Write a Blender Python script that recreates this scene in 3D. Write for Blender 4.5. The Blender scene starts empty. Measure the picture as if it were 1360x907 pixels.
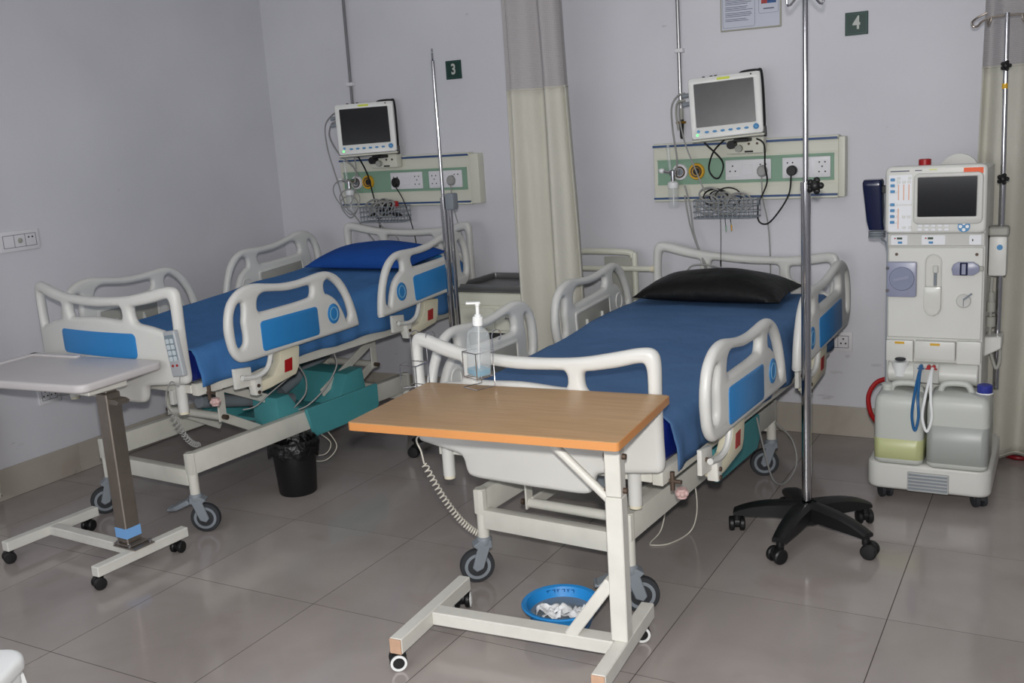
import bpy, bmesh, math, random
from mathutils import Vector, Matrix, noise

random.seed(7)
scene = bpy.context.scene
COL = scene.collection
PI = math.pi

# ------------------------------------------------------------------ camera
CAM_POS = Vector((2.8521, -1.2559, 1.5594))
YAW, PITCH, ROLL = -0.5157, 0.2047, -0.0641
def camera_axes():
    f = Vector((math.sin(YAW)*math.cos(PITCH), math.cos(YAW)*math.cos(PITCH), -math.sin(PITCH)))
    r = Vector((math.cos(YAW), -math.sin(YAW), 0.0))
    u = r.cross(f)
    r2 = r*math.cos(ROLL) + u*math.sin(ROLL)
    u2 = -r*math.sin(ROLL) + u*math.cos(ROLL)
    return r2, u2, f
cr, cu, cf = camera_axes()
cam = bpy.data.cameras.new('camera'); cam.sensor_width = 36.0; cam.lens = 1334.19*36/1360
cam.clip_start = 0.05
cam_o = bpy.data.objects.new('camera', cam); COL.objects.link(cam_o)
m = Matrix.Identity(4)
for i in range(3):
    m[i][0] = cr[i]; m[i][1] = cu[i]; m[i][2] = -cf[i]; m[i][3] = CAM_POS[i]
cam_o.matrix_world = m
scene.camera = cam_o

# ------------------------------------------------------------------ light and exposure
scene.view_settings.view_transform = 'Standard'
scene.view_settings.look = 'None'
scene.view_settings.gamma = 1.0
scene.view_settings.use_curve_mapping = False
scene.view_settings.exposure = 0.0
world = bpy.data.worlds.new('world'); scene.world = world
world.use_nodes = True
world.node_tree.nodes['Background'].inputs[0].default_value = (0.75, 0.8, 0.9, 1)
world.node_tree.nodes['Background'].inputs[1].default_value = 0.05

FLASH_W = 290.0
CEIL_FILL_W = 2.6
# the camera's own flash, on its hot shoe about ten centimetres above the lens
fl = bpy.data.lights.new('camera_flash', 'SPOT')
fl.energy = FLASH_W; fl.color = (1.0, 0.97, 0.93); fl.shadow_soft_size = 0.03
fl.spot_size = math.radians(100); fl.spot_blend = 0.9
flo = bpy.data.objects.new('camera_flash', fl); COL.objects.link(flo)
mf = m.copy()
pf = CAM_POS + cu*0.105
aim = (cf - cr*0.02 - cu*0.04).normalized()
flo.location = pf
flo.rotation_euler = aim.to_track_quat('-Z', 'Y').to_euler()
# unseen ceiling panels added as soft fill (fixtures built below, outside the frame)
WIN_FILL_W = 45.0  # fill from the added window
ADDED_CEIL_LIGHTS = [(0.2, 0.4), (2.6, 0.4), (0.2, -1.4), (2.6, -1.4), (2.0, 2.2)]

# ------------------------------------------------------------------ materials
MATS = {}
def srgb(r, g, b):
    def c(v):
        v /= 255.0
        return v/12.92 if v <= 0.04045 else ((v+0.055)/1.055)**2.4
    return (c(r), c(g), c(b), 1.0)
def mat(name, rgb, rough=0.5, metal=0.0, var=0.06, scale=6.0, bump=0.0, bscale=60.0, spec=0.5, trans=0.0, ior=1.45, alpha=1.0, emit=None, estr=0.0, coat=0.0):
    if name in MATS: return MATS[name]
    mt = bpy.data.materials.new(name); mt.use_nodes = True
    nt = mt.node_tree; b = nt.nodes['Principled BSDF']
    col = srgb(*rgb)
    if var > 0:
        tc = nt.nodes.new('ShaderNodeTexCoord')
        nz = nt.nodes.new('ShaderNodeTexNoise'); nz.inputs['Scale'].default_value = scale; nz.inputs['Detail'].default_value = 5
        nt.links.new(tc.outputs['Object'], nz.inputs['Vector'])
        rp = nt.nodes.new('ShaderNodeMapRange')
        rp.inputs[1].default_value = 0.3; rp.inputs[2].default_value = 0.7
        rp.inputs[3].default_value = 1.0-var; rp.inputs[4].default_value = 1.0+var*0.5
        nt.links.new(nz.outputs['Fac'], rp.inputs[0])
        mx = nt.nodes.new('ShaderNodeMix'); mx.data_type = 'RGBA'; mx.blend_type = 'MULTIPLY'; mx.inputs[0].default_value = 1.0
        mx.inputs[6].default_value = col
        nt.links.new(rp.outputs[0], mx.inputs[7])
        nt.links.new(mx.outputs[2], b.inputs['Base Color'])
    else:
        b.inputs['Base Color'].default_value = col
    b.inputs['Roughness'].default_value = rough
    b.inputs['Metallic'].default_value = metal
    b.inputs['Specular IOR Level'].default_value = spec
    b.inputs['IOR'].default_value = ior
    if trans: b.inputs['Transmission Weight'].default_value = trans
    if alpha < 1: b.inputs['Alpha'].default_value = alpha
    if coat: b.inputs['Coat Weight'].default_value = coat
    if emit:
        b.inputs['Emission Color'].default_value = srgb(*emit); b.inputs['Emission Strength'].default_value = estr
    if bump > 0:
        tc2 = nt.nodes.new('ShaderNodeTexCoord')
        n2 = nt.nodes.new('ShaderNodeTexNoise'); n2.inputs['Scale'].default_value = bscale; n2.inputs['Detail'].default_value = 6
        nt.links.new(tc2.outputs['Object'], n2.inputs['Vector'])
        bp = nt.nodes.new('ShaderNodeBump'); bp.inputs['Strength'].default_value = bump; bp.inputs['Distance'].default_value = 0.02
        nt.links.new(n2.outputs['Fac'], bp.inputs['Height'])
        nt.links.new(bp.outputs[0], b.inputs['Normal'])
    MATS[name] = mt
    return mt

def wall_mat():
    mt = bpy.data.materials.new('painted_plaster'); mt.use_nodes = True
    nt = mt.node_tree; b = nt.nodes['Principled BSDF']; L = nt.links.new
    geo = nt.nodes.new('ShaderNodeNewGeometry')
    n1 = nt.nodes.new('ShaderNodeTexNoise'); n1.inputs['Scale'].default_value = 1.3; n1.inputs['Detail'].default_value = 6
    L(geo.outputs['Position'], n1.inputs['Vector'])
    r1 = nt.nodes.new('ShaderNodeValToRGB')
    r1.color_ramp.elements[0].position = 0.3; r1.color_ramp.elements[0].color = srgb(200, 200, 206)
    r1.color_ramp.elements[1].position = 0.7; r1.color_ramp.elements[1].color = srgb(210, 210, 216)
    L(n1.outputs['Fac'], r1.inputs[0])
    # scattered scuffs and stains
    n2 = nt.nodes.new('ShaderNodeTexNoise'); n2.inputs['Scale'].default_value = 9; n2.inputs['Detail'].default_value = 3
    mp = nt.nodes.new('ShaderNodeMapping'); mp.inputs['Scale'].default_value = (1, 1, 2.6)
    L(geo.outputs['Position'], mp.inputs['Vector']); L(mp.outputs[0], n2.inputs['Vector'])
    r2 = nt.nodes.new('ShaderNodeValToRGB')
    r2.color_ramp.elements[0].position = 0.74; r2.color_ramp.elements[0].color = (0, 0, 0, 1)
    r2.color_ramp.elements[1].position = 0.80; r2.color_ramp.elements[1].color = (1, 1, 1, 1)
    sz = nt.nodes.new('ShaderNodeSeparateXYZ'); L(geo.outputs['Position'], sz.inputs[0])
    low = nt.nodes.new('ShaderNodeMapRange'); low.inputs[1].default_value = 0.75; low.inputs[2].default_value = 0.2
    low.inputs[3].default_value = 0.0; low.inputs[4].default_value = 0.085      # more kicks and scuffs near the skirting
    L(sz.outputs[2], low.inputs[0])
    ad = nt.nodes.new('ShaderNodeMath'); ad.operation = 'ADD'; L(n2.outputs['Fac'], ad.inputs[0]); L(low.outputs[0], ad.inputs[1])
    L(ad.outputs[0], r2.inputs[0])
    mx = nt.nodes.new('ShaderNodeMix'); mx.data_type = 'RGBA'; mx.blend_type = 'MIX'
    ml = nt.nodes.new('ShaderNodeMath'); ml.operation = 'MULTIPLY'; ml.inputs[1].default_value = 0.35
    L(r2.outputs[0], ml.inputs[0]); L(ml.outputs[0], mx.inputs[0])
    L(r1.outputs[0], mx.inputs[6]); mx.inputs[7].default_value = srgb(150, 145, 148)
    L(mx.outputs[2], b.inputs['Base Color'])
    b.inputs['Roughness'].default_value = 0.55; b.inputs['Specular IOR Level'].default_value = 0.3
    n3 = nt.nodes.new('ShaderNodeTexNoise'); n3.inputs['Scale'].default_value = 5; n3.inputs['Detail'].default_value = 8
    L(geo.outputs['Position'], n3.inputs['Vector'])
    bp = nt.nodes.new('ShaderNodeBump'); bp.inputs['Strength'].default_value = 0.12; bp.inputs['Distance'].default_value = 0.03
    L(n3.outputs['Fac'], bp.inputs['Height']); L(bp.outputs[0], b.inputs['Normal'])
    return mt

def tile_mat(name, a, c, stain=True, rough=0.10):
    mt = bpy.data.materials.new(name); mt.use_nodes = True
    nt = mt.node_tree; b = nt.nodes['Principled BSDF']; L = nt.links.new
    geo = nt.nodes.new('ShaderNodeNewGeometry')
    n1 = nt.nodes.new('ShaderNodeTexNoise'); n1.inputs['Scale'].default_value = 2.2; n1.inputs['Detail'].default_value = 8; n1.inputs['Distortion'].default_value = 0.6
    L(geo.outputs['Position'], n1.inputs['Vector'])
    r1 = nt.nodes.new('ShaderNodeValToRGB')
    r1.color_ramp.elements[0].position = 0.3; r1.color_ramp.elements[0].color = srgb(*a)
    r1.color_ramp.elements[1].position = 0.7; r1.color_ramp.elements[1].color = srgb(*c)
    L(n1.outputs['Fac'], r1.inputs[0])
    oi = nt.nodes.new('ShaderNodeObjectInfo')
    mr = nt.nodes.new('ShaderNodeMapRange'); mr.inputs[3].default_value = 0.94; mr.inputs[4].default_value = 1.03
    L(oi.outputs['Random'], mr.inputs[0])
    mx = nt.nodes.new('ShaderNodeMix'); mx.data_type = 'RGBA'; mx.blend_type = 'MULTIPLY'; mx.inputs[0].default_value = 1
    L(r1.outputs[0], mx.inputs[6]); L(mr.outputs[0], mx.inputs[7])
    out = mx.outputs[2]
    if stain:
        n2 = nt.nodes.new('ShaderNodeTexNoise'); n2.inputs['Scale'].default_value = 3.4; n2.inputs['Detail'].default_value = 7; n2.inputs['Distortion'].default_value = 0.5
        L(geo.outputs['Position'], n2.inputs['Vector'])
        r2 = nt.nodes.new('ShaderNodeValToRGB')
        r2.color_ramp.elements[0].position = 0.60; r2.color_ramp.elements[0].color = (0, 0, 0, 1)
        r2.color_ramp.elements[1].position = 0.74; r2.color_ramp.elements[1].color = (1, 1, 1, 1)
        L(n2.outputs['Fac'], r2.inputs[0])
        ml = nt.nodes.new('ShaderNodeMath'); ml.operation = 'MULTIPLY'; ml.inputs[1].default_value = 0.26
        L(r2.outputs[0], ml.inputs[0])
        m2 = nt.nodes.new('ShaderNodeMix'); m2.data_type = 'RGBA'
        L(ml.outputs[0], m2.inputs[0]); L(out, m2.inputs[6]); m2.inputs[7].default_value = srgb(126, 104, 92)
        out = m2.outputs[2]
    L(out, b.inputs['Base Color'])
    rr = nt.nodes.new('ShaderNodeMapRange'); rr.inputs[3].default_value = rough*0.8; rr.inputs[4].default_value = rough*1.7
    L(n1.outputs['Fac'], rr.inputs[0]); L(rr.outputs[0], b.inputs['Roughness'])
    b.inputs['Specular IOR Level'].default_value = 0.5
    return mt

def wood_mat():
    mt = bpy.data.materials.new('beech_laminate'); mt.use_nodes = True
    nt = mt.node_tree; b = nt.nodes['Principled BSDF']; L = nt.links.new
    tc = nt.nodes.new('ShaderNodeTexCoord')
    mp = nt.nodes.new('ShaderNodeMapping'); mp.inputs['Scale'].default_value = (3, 40, 3)
    n1 = nt.nodes.new('ShaderNodeTexNoise'); n1.inputs['Scale'].default_value = 2.0; n1.inputs['Detail'].default_value = 7
    L(tc.outputs['Object'], mp.inputs['Vector']); L(mp.outputs[0], n1.inputs['Vector'])
    r1 = nt.nodes.new('ShaderNodeValToRGB')
    r1.color_ramp.elements[0].position = 0.35; r1.color_ramp.elements[0].color = srgb(166, 132, 92)
    r1.color_ramp.elements[1].position = 0.65; r1.color_ramp.elements[1].color = srgb(178, 143, 102)
    L(n1.outputs['Fac'], r1.inputs[0]); L(r1.outputs[0], b.inputs['Base Color'])
    b.inputs['Roughness'].default_value = 0.38
    return mt

def sheet_mat(nm, ca, cb):
    mt = bpy.data.materials.new(nm); mt.use_nodes = True
    nt = mt.node_tree; b = nt.nodes['Principled BSDF']; L = nt.links.new
    tc = nt.nodes.new('ShaderNodeTexCoord')
    n1 = nt.nodes.new('ShaderNodeTexNoise'); n1.inputs['Scale'].default_value = 3.0; n1.inputs['Detail'].default_value = 8
    L(tc.outputs['Object'], n1.inputs['Vector'])
    r1 = nt.nodes.new('ShaderNodeValToRGB')
    r1.color_ramp.elements[0].position = 0.3; r1.color_ramp.elements[0].color = srgb(*ca)
    r1.color_ramp.elements[1].position = 0.75; r1.color_ramp.elements[1].color = srgb(*cb)
    L(n1.outputs['Fac'], r1.inputs[0]); L(r1.outputs[0], b.inputs['Base Color'])
    b.inputs['Roughness'].default_value = 0.85; b.inputs['Specular IOR Level'].default_value = 0.15
    n2 = nt.nodes.new('ShaderNodeTexNoise'); n2.inputs['Scale'].default_value = 14; n2.inputs['Detail'].default_value = 6
    L(tc.outputs['Object'], n2.inputs['Vector'])
    bp = nt.nodes.new('ShaderNodeBump'); bp.inputs['Strength'].default_value = 0.25; bp.inputs['Distance'].default_value = 0.02
    L(n2.outputs['Fac'], bp.inputs['Height']); L(bp.outputs[0], b.inputs['Normal'])
    return mt

def mesh_curtain_mat():
    mt = bpy.data.materials.new('curtain_mesh'); mt.use_nodes = True
    nt = mt.node_tree; b = nt.nodes['Principled BSDF']; L = nt.links.new
    geo = nt.nodes.new('ShaderNodeTexCoord')
    mp = nt.nodes.new('ShaderNodeMapping')
    L(geo.outputs['UV'], mp.inputs['Vector'])
    sx = nt.nodes.new('ShaderNodeSeparateXYZ'); L(mp.outputs[0], sx.inputs[0])
    def grid(sock, n):
        a = nt.nodes.new('ShaderNodeMath'); a.operation = 'MULTIPLY'; a.inputs[1].default_value = n; L(sock, a.inputs[0])
        f = nt.nodes.new('ShaderNodeMath'); f.operation = 'FRACT'; L(a.outputs[0], f.inputs[0])
        g = nt.nodes.new('ShaderNodeMath'); g.operation = 'GREATER_THAN'; g.inputs[1].default_value = 0.5; L(f.outputs[0], g.inputs[0])
        return g.outputs[0]
    gx = grid(sx.outputs[0], 130.0); gy = grid(sx.outputs[1], 130.0)
    mulh = nt.nodes.new('ShaderNodeMath'); mulh.operation = 'MULTIPLY'; L(gx, mulh.inputs[0]); L(gy, mulh.inputs[1])
    al = nt.nodes.new('ShaderNodeMapRange'); al.inputs[3].default_value = 1.0; al.inputs[4].default_value = 0.15
    L(mulh.outputs[0], al.inputs[0]); L(al.outputs[0], b.inputs['Alpha'])
    b.inputs['Base Color'].default_value = srgb(168, 164, 164); b.inputs['Roughness'].default_value = 0.9
    return mt

M = dict(
    wall=wall_mat(),
    tile=tile_mat('floor_tile_glaze', (151, 143, 139), (167, 159, 155)),
    skirt=tile_mat('skirting_tile_glaze', (164, 157, 147), (180, 173, 163), True, 0.25),
    grout=mat('dark_grout', (62, 56, 52), 0.9),
    ceiling=mat('ceiling_paint', (225, 225, 225), 0.9),
    abs=mat('white_moulded_plastic', (205, 205, 201), 0.38, var=0.03),
    frame=mat('cream_powder_coat', (206, 205, 196), 0.42, var=0.06, scale=12),
    beige=mat('beige_plastic', (214, 208, 184), 0.45, var=0.05),
    bluep=mat('blue_inset_plastic', (44, 124, 186), 0.4, var=0.03),
    sheet=sheet_mat('faded_blue_cotton_sheet', (72, 104, 144), (83, 115, 156)),
    sheetA=sheet_mat('bright_blue_cotton_sheet', (62, 109, 162), (74, 121, 174)),
    navy=mat('navy_mattress_vinyl', (18, 38, 120), 0.4),
    pillowblue=mat('royal_blue_pillow_cloth', (32, 76, 150), 0.85, bump=0.3, bscale=18, spec=0.15),
    blackvinyl=mat('black_vinyl', (7, 7, 8), 0.5, bump=0.35, bscale=14, spec=0.35),
    teal=mat('teal_plastic', (74, 148, 154), 0.45, var=0.05),
    castor=mat('grey_castor_plastic', (126, 133, 140), 0.45),
    tread=mat('dark_rubber', (44, 46, 50), 0.7),
    black=mat('black_plastic', (20, 20, 21), 0.45),
    blackcable=mat('black_cable_rubber', (18, 18, 18), 0.5),
    greycable=mat('grey_cable', (150, 150, 148), 0.5),
    whitecable=mat('off_white_cable', (208, 204, 192), 0.5),
    wood=wood_mat(),
    woodedge=mat('orange_edge_band', (196, 134, 78), 0.45, var=0.05),
    woodend=mat('raw_wood_plug', (196, 160, 134), 0.7, var=0.12, scale=30),
    steel=mat('polished_steel', (190, 190, 192), 0.11, 1.0, var=0.05),
    chrome=mat('chrome_wire', (205, 205, 208), 0.12, 1.0, var=0.02),
    darksteel=mat('brushed_dark_steel', (156, 147, 138), 0.36, 0.85, var=0.12, scale=10),
    rust=mat('rusty_bolt', (98, 84, 74), 0.6, 0.7),
    whitemetal=mat('white_painted_steel', (212, 211, 204), 0.42, var=0.06, scale=14),
    tabletop=mat('pale_grey_moulded_top', (196, 192, 192), 0.35, var=0.03),
    curtain=mat('cream_curtain_cloth', (192, 190, 179), 0.85, var=0.05, scale=2.5, spec=0.15, bump=0.15, bscale=90),
    curtmesh=mesh_curtain_mat(),
    panel=mat('ivory_panel_aluminium', (208, 208, 194), 0.42, var=0.02),
    green=mat('sage_green_band', (128, 160, 138), 0.5, var=0.02),
    bluestripe=mat('dark_blue_strip', (52, 78, 122), 0.45, var=0.02),
    socket=mat('white_socket_plastic', (216, 215, 218), 0.35, var=0.0),
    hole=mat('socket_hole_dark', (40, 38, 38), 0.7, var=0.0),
    yellow=mat('yellow_gas_ring', (206, 158, 34), 0.45),
    device=mat('monitor_white_plastic', (208, 209, 206), 0.35, var=0.01),
    screen=mat('dark_screen_glass', (22, 23, 26), 0.12, var=0.25, scale=9),
    screendust=mat('dusty_screen_glass', (40, 41, 45), 0.28, var=0.35, scale=14),
    btnblue=mat('blue_button', (60, 130, 180), 0.4, var=0.0),
    greenled=mat('lit_green_led', (90, 255, 120), 0.4, var=0.0, emit=(90, 255, 120), estr=1.5),
    lime=mat('lime_logo_print', (196, 206, 60), 0.5, var=0.0),
    clear=mat('clear_plastic', (214, 220, 222), 0.12, var=0.0, alpha=0.20),
    gel=mat('blue_green_gel', (40, 150, 186), 0.2, var=0.0),
    whiteplastic=mat('white_plastic', (226, 228, 228), 0.35, var=0.0),
    mach=mat('dialysis_white_enamel', (205, 205, 200), 0.38, var=0.015),
    machgrey=mat('dialysis_light_grey', (190, 190, 186), 0.4, var=0.015),
    red=mat('red_plastic', (156, 22, 26), 0.4, var=0.0),
    orange=mat('orange_sticker', (226, 88, 36), 0.5, var=0.0),
    lavender=mat('grey_violet_plastic', (138, 142, 164), 0.3, var=0.04),
    bluetube=mat('blue_tube', (34, 92, 142), 0.35, var=0.0),
    bluecap=mat('blue_cap', (44, 54, 140), 0.45, var=0.0),
    navyplastic=mat('navy_plastic', (17, 25, 58), 0.2, var=0.1),
    canbody=mat('translucent_hdpe', (188, 191, 185), 0.4, var=0.03),
    liqyellow=mat('pale_yellow_fluid', (184, 189, 138), 0.35, var=0.0),
    liqgrey=mat('greyish_fluid', (156, 160, 156), 0.35, var=0.0),
    binbag=mat('black_bin_liner', (13, 13, 14), 0.25, bump=0.8, bscale=22),
    basin=mat('bright_blue_basin', (34, 132, 202), 0.4, var=0.03),
    water=mat('grey_water', (118, 128, 136), 0.05, var=0.0),
    tissue=mat('white_tissue', (224, 226, 228), 0.9, var=0.02),
    signgreen=mat('dark_green_sign', (22, 56, 48), 0.4, var=0.02),
    signtext=mat('grey_white_lettering', (186, 190, 184), 0.5, var=0.0),
    paper=mat('laminated_notice', (190, 194, 206), 0.35, var=0.02),
    ink=mat('printed_ink', (84, 88, 108), 0.6, var=0.0),
    noticeframe=mat('beige_notice_frame', (156, 154, 142), 0.5, var=0.0),
    photoblue=mat('photo_print_blue', (52, 92, 150), 0.4, var=0.6, scale=40),
    photored=mat('photo_print_red', (170, 60, 60), 0.4, var=0.4, scale=40),
    pipe=mat('galvanised_pipe', (140, 140, 142), 0.35, 0.8, var=0.1),
    pinkknob=mat('faded_pink_knob', (190, 160, 156), 0.6, var=0.1),
    labelblue=mat('pale_blue_label', (120, 170, 224), 0.5, var=0.0),
    trayrim=mat('dark_steel_tray', (120, 120, 120), 0.38, 0.6, var=0.1),
    backgrey=mat('recess_grey_plastic', (158, 158, 150), 0.5, var=0.05),
    brass=mat('brass_fitting', (170, 130, 50), 0.35, 0.9, var=0.05),
    glow=mat('added_panel_glow', (255, 255, 255), 0.5, var=0.0, emit=(245, 250, 255), estr=0.6),  # glow of the added ceiling panels
    fill_pane=mat('added_pane_glow', (235, 240, 250), 0.3, var=0.0, emit=(235, 242, 255), estr=1.0),  # glowing panes of the added window
    lcd=mat('green_lcd', (30, 60, 36), 0.3, var=0.0),
    yellowtag=mat('amber_tag', (206, 160, 40), 0.5, var=0.0),
    keypad=mat('keypad_white', (222, 224, 228), 0.4, var=0.0),
    printorange=mat('orange_print', (214, 160, 130), 0.5, var=0.0),
)

# ------------------------------------------------------------------ mesh helpers
class MB:
    def __init__(s): s.bm = bmesh.new()
    def _add(s, vs, fs):
        bv = [s.bm.verts.new(v) for v in vs]
        for f in fs:
            try: s.bm.faces.new([bv[i] for i in f])
            except ValueError: pass
        return s
    def box(s, x0, x1, y0, y1, z0, z1, rot=None, about=None):
        vs = [Vector((x, y, z)) for x in (x0, x1) for y in (y0, y1) for z in (z0, z1)]
        if rot is not None:
            c = Vector(about) if about else Vector(((x0+x1)/2, (y0+y1)/2, (z0+z1)/2))
            vs = [rot @ (v-c) + c for v in vs]
        return s._add(vs, [(0, 1, 3, 2), (4, 6, 7, 5), (0, 4, 5, 1), (2, 3, 7, 6), (0, 2, 6, 4), (1, 5, 7, 3)])
    def bar(s, p0, p1, w, h, up=(0, 0, 1)):
        p0 = Vector(p0); p1 = Vector(p1); d = (p1-p0).normalized(); upv = Vector(up)
        a = d.cross(upv)
        if a.length < 1e-4: a = d.cross(Vector((1, 0, 0)))
        a.normalize(); b = a.cross(d)
        vs = [p + a*(i*w/2) + b*(j*h/2) for p in (p0, p1) for (i, j) in ((-1, -1), (1, -1), (1, 1), (-1, 1))]
        return s._add(vs, [(3, 2, 1, 0), (4, 5, 6, 7), (0, 1, 5, 4), (1, 2, 6, 5), (2, 3, 7, 6), (3, 0, 4, 7)])
    def tube(s, pts, r, seg=8, closed=False, caps=True):
        pts = [Vector(p) for p in pts]; n = len(pts)
        rad = r if isinstance(r, (list, tuple)) else [r]*n
        rings = []; a = None
        for i in range(n):
            if closed: d = pts[(i+1) % n]-pts[(i-1) % n]
            else: d = pts[min(i+1, n-1)]-pts[max(i-1, 0)]
            d.normalize()
            if a is None:
                a = d.cross(Vector((0, 0, 1)))
                if a.length < 1e-3: a = d.cross(Vector((1, 0, 0)))
            else:
                a = a - d*a.dot(d)
                if a.length < 1e-5: a = d.cross(Vector((1, 0.3, 0)))
            a.normalize(); b = d.cross(a)
            rings.append([s.bm.verts.new(pts[i] + (a*math.cos(2*PI*k/seg) + b*math.sin(2*PI*k/seg))*rad[i]) for k in range(seg)])
        m = n if closed else n-1
        for i in range(m):
            A = rings[i]; B = rings[(i+1) % n]
            for k in range(seg):
                s.bm.faces.new((A[k], A[(k+1) % seg], B[(k+1) % seg], B[k]))
        if caps and not closed:
            s.bm.faces.new(list(reversed(rings[0]))); s.bm.faces.new(rings[-1])
        return s
    def cyl(s, p0, p1, r0, r1=None, seg=16):
        return s.tube([p0, p1], [r0, r0 if r1 is None else r1], seg)
    def lathe(s, prof, c=(0, 0, 0), seg=24, axis='z', caps=True):
        c = Vector(c); rings = []
        for (r, h) in prof:
            ring = []
            for k in range(seg):
                t = 2*PI*k/seg
                if axis == 'z': v = Vector((r*math.cos(t), r*math.sin(t), h))
                elif axis == 'y': v = Vector((r*math.cos(t), h, r*math.sin(t)))
                else: v = Vector((h, r*math.cos(t), r*math.sin(t)))
                ring.append(s.bm.verts.new(c+v))
            rings.append(ring)
        for A, B in zip(rings, rings[1:]):
            for k in range(seg):
                s.bm.faces.new((A[k], A[(k+1) % seg], B[(k+1) % seg], B[k]))
        if caps:
            for R in (rings[0], rings[-1]):
                try: s.bm.faces.new(R)
                except ValueError: pass
        return s
    def prism(s, poly, d0, d1, plane='yz'):
        def P(u, v, w):
            return {'yz': (w, u, v), 'xz': (u, w, v), 'xy': (u, v, w)}[plane]
        n = len(poly)
        vs = [P(u, v, d0) for u, v in poly] + [P(u, v, d1) for u, v in poly]
        return s._add(vs, [tuple(range(n)), tuple(range(2*n-1, n-1, -1))] + [(i, (i+1) % n, n+(i+1) % n, n+i) for i in range(n)])
    def sphere(s, c, r, sx=1, sy=1, sz=1, seg=12):
        bmesh.ops.create_uvsphere(s.bm, u_segments=seg, v_segments=max(6, seg*2//3), radius=r, matrix=Matrix.Translation(c) @ Matrix.Diagonal((sx, sy, sz, 1)))
        return s
    def grid(s, f, nu, nv, uv=False):
        lay = s.bm.loops.layers.uv.verify() if uv else None
        V = [[s.bm.verts.new(f(i/nu, j/nv)) for j in range(nv+1)] for i in range(nu+1)]
        for i in range(nu):
            for j in range(nv):
                fc = s.bm.faces.new((V[i][j], V[i+1][j], V[i+1][j+1], V[i][j+1]))
                if uv:
                    for lp, (a, b) in zip(fc.loops, ((i, j), (i+1, j), (i+1, j+1), (i, j+1))):
                        lp[lay].uv = (a/nu*uv[0], b/nv*uv[1])
        return s
    def xf(s, mtx):
        bmesh.ops.transform(s.bm, matrix=mtx, verts=s.bm.verts); return s
    def warp(s, f):
        for v in s.bm.verts: v.co = f(v.co)
        return s
    def bevel(s, w, seg=2, ang=30):
        bmesh.ops.remove_doubles(s.bm, verts=s.bm.verts, dist=1e-6)
        bmesh.ops.recalc_face_normals(s.bm, faces=s.bm.faces)
        es = [e for e in s.bm.edges if len(e.link_faces) == 2 and e.calc_face_angle(0) > math.radians(ang)]
        bmesh.ops.bevel(s.bm, geom=es, offset=w, segments=seg, affect='EDGES', profile=0.6, clamp_overlap=True)
        return s
    def mesh(s, name, material, smooth=True, ang=35, normals=True):
        if normals: bmesh.ops.recalc_face_normals(s.bm, faces=s.bm.faces)
        me = bpy.data.meshes.new(name); s.bm.to_mesh(me); s.bm.free()
        me.materials.append(M[material] if isinstance(material, str) else material)
        if smooth:
            me.polygons.foreach_set('use_smooth', [True]*len(me.polygons))
            me.set_sharp_from_angle(angle=math.radians(ang))
        return me
    def build(s, name, material, parent=None, smooth=True, ang=35, normals=True):
        return link(name, s.mesh(name, material, smooth, ang, normals), parent)

def link(name, me, parent=None):
    o = bpy.data.objects.new(name, me); COL.objects.link(o)
    if parent is not None: o.parent = parent
    return o
def thing(name, label, cat, loc=(0, 0, 0), rz=0.0, group=None):
    o = bpy.data.objects.new(name, None); COL.objects.link(o)
    o.empty_display_size = 0.1
    o.location = loc; o.rotation_euler = (0, 0, rz)
    return tag(o, label, cat, group)
def tag(o, label, cat, group=None):
    o['label'] = label; o['category'] = cat
    if group: o['group'] = group
    return o
def struct(o): o['kind'] = 'structure'; return o
def rotm(axis, a): return Matrix.Rotation(a, 3, axis)

def catmull(pts, n=6, closed=True):
    P = [Vector(p) for p in pts]; N = len(P); out = []
    rng = range(N) if closed else range(N-1)
    for i in rng:
        if closed: a, b, c, d = P[(i-1) % N], P[i], P[(i+1) % N], P[(i+2) % N]
        else: a, b, c, d = P[max(i-1, 0)], P[i], P[i+1], P[min(i+2, N-1)]
        for k in range(n):
            t = k/n
            out.append(0.5*((2*b) + (c-a)*t + (2*a-5*b+4*c-d)*t*t + (3*b-a-3*c+d)*t**3))
    if not closed: out.append(P[-1].copy())
    return out
def rrect(x0, x1, y0, y1, r, n=4):
    out = []
    for cx, cy, a0 in ((x1-r, y1-r, 0), (x0+r, y1-r, PI/2), (x0+r, y0+r, PI), (x1-r, y0+r, 1.5*PI)):
        for k in range(n+1):
            a = a0 + k/n*PI/2
            out.append((cx+r*math.cos(a), cy+r*math.sin(a)))
    return out

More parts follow.
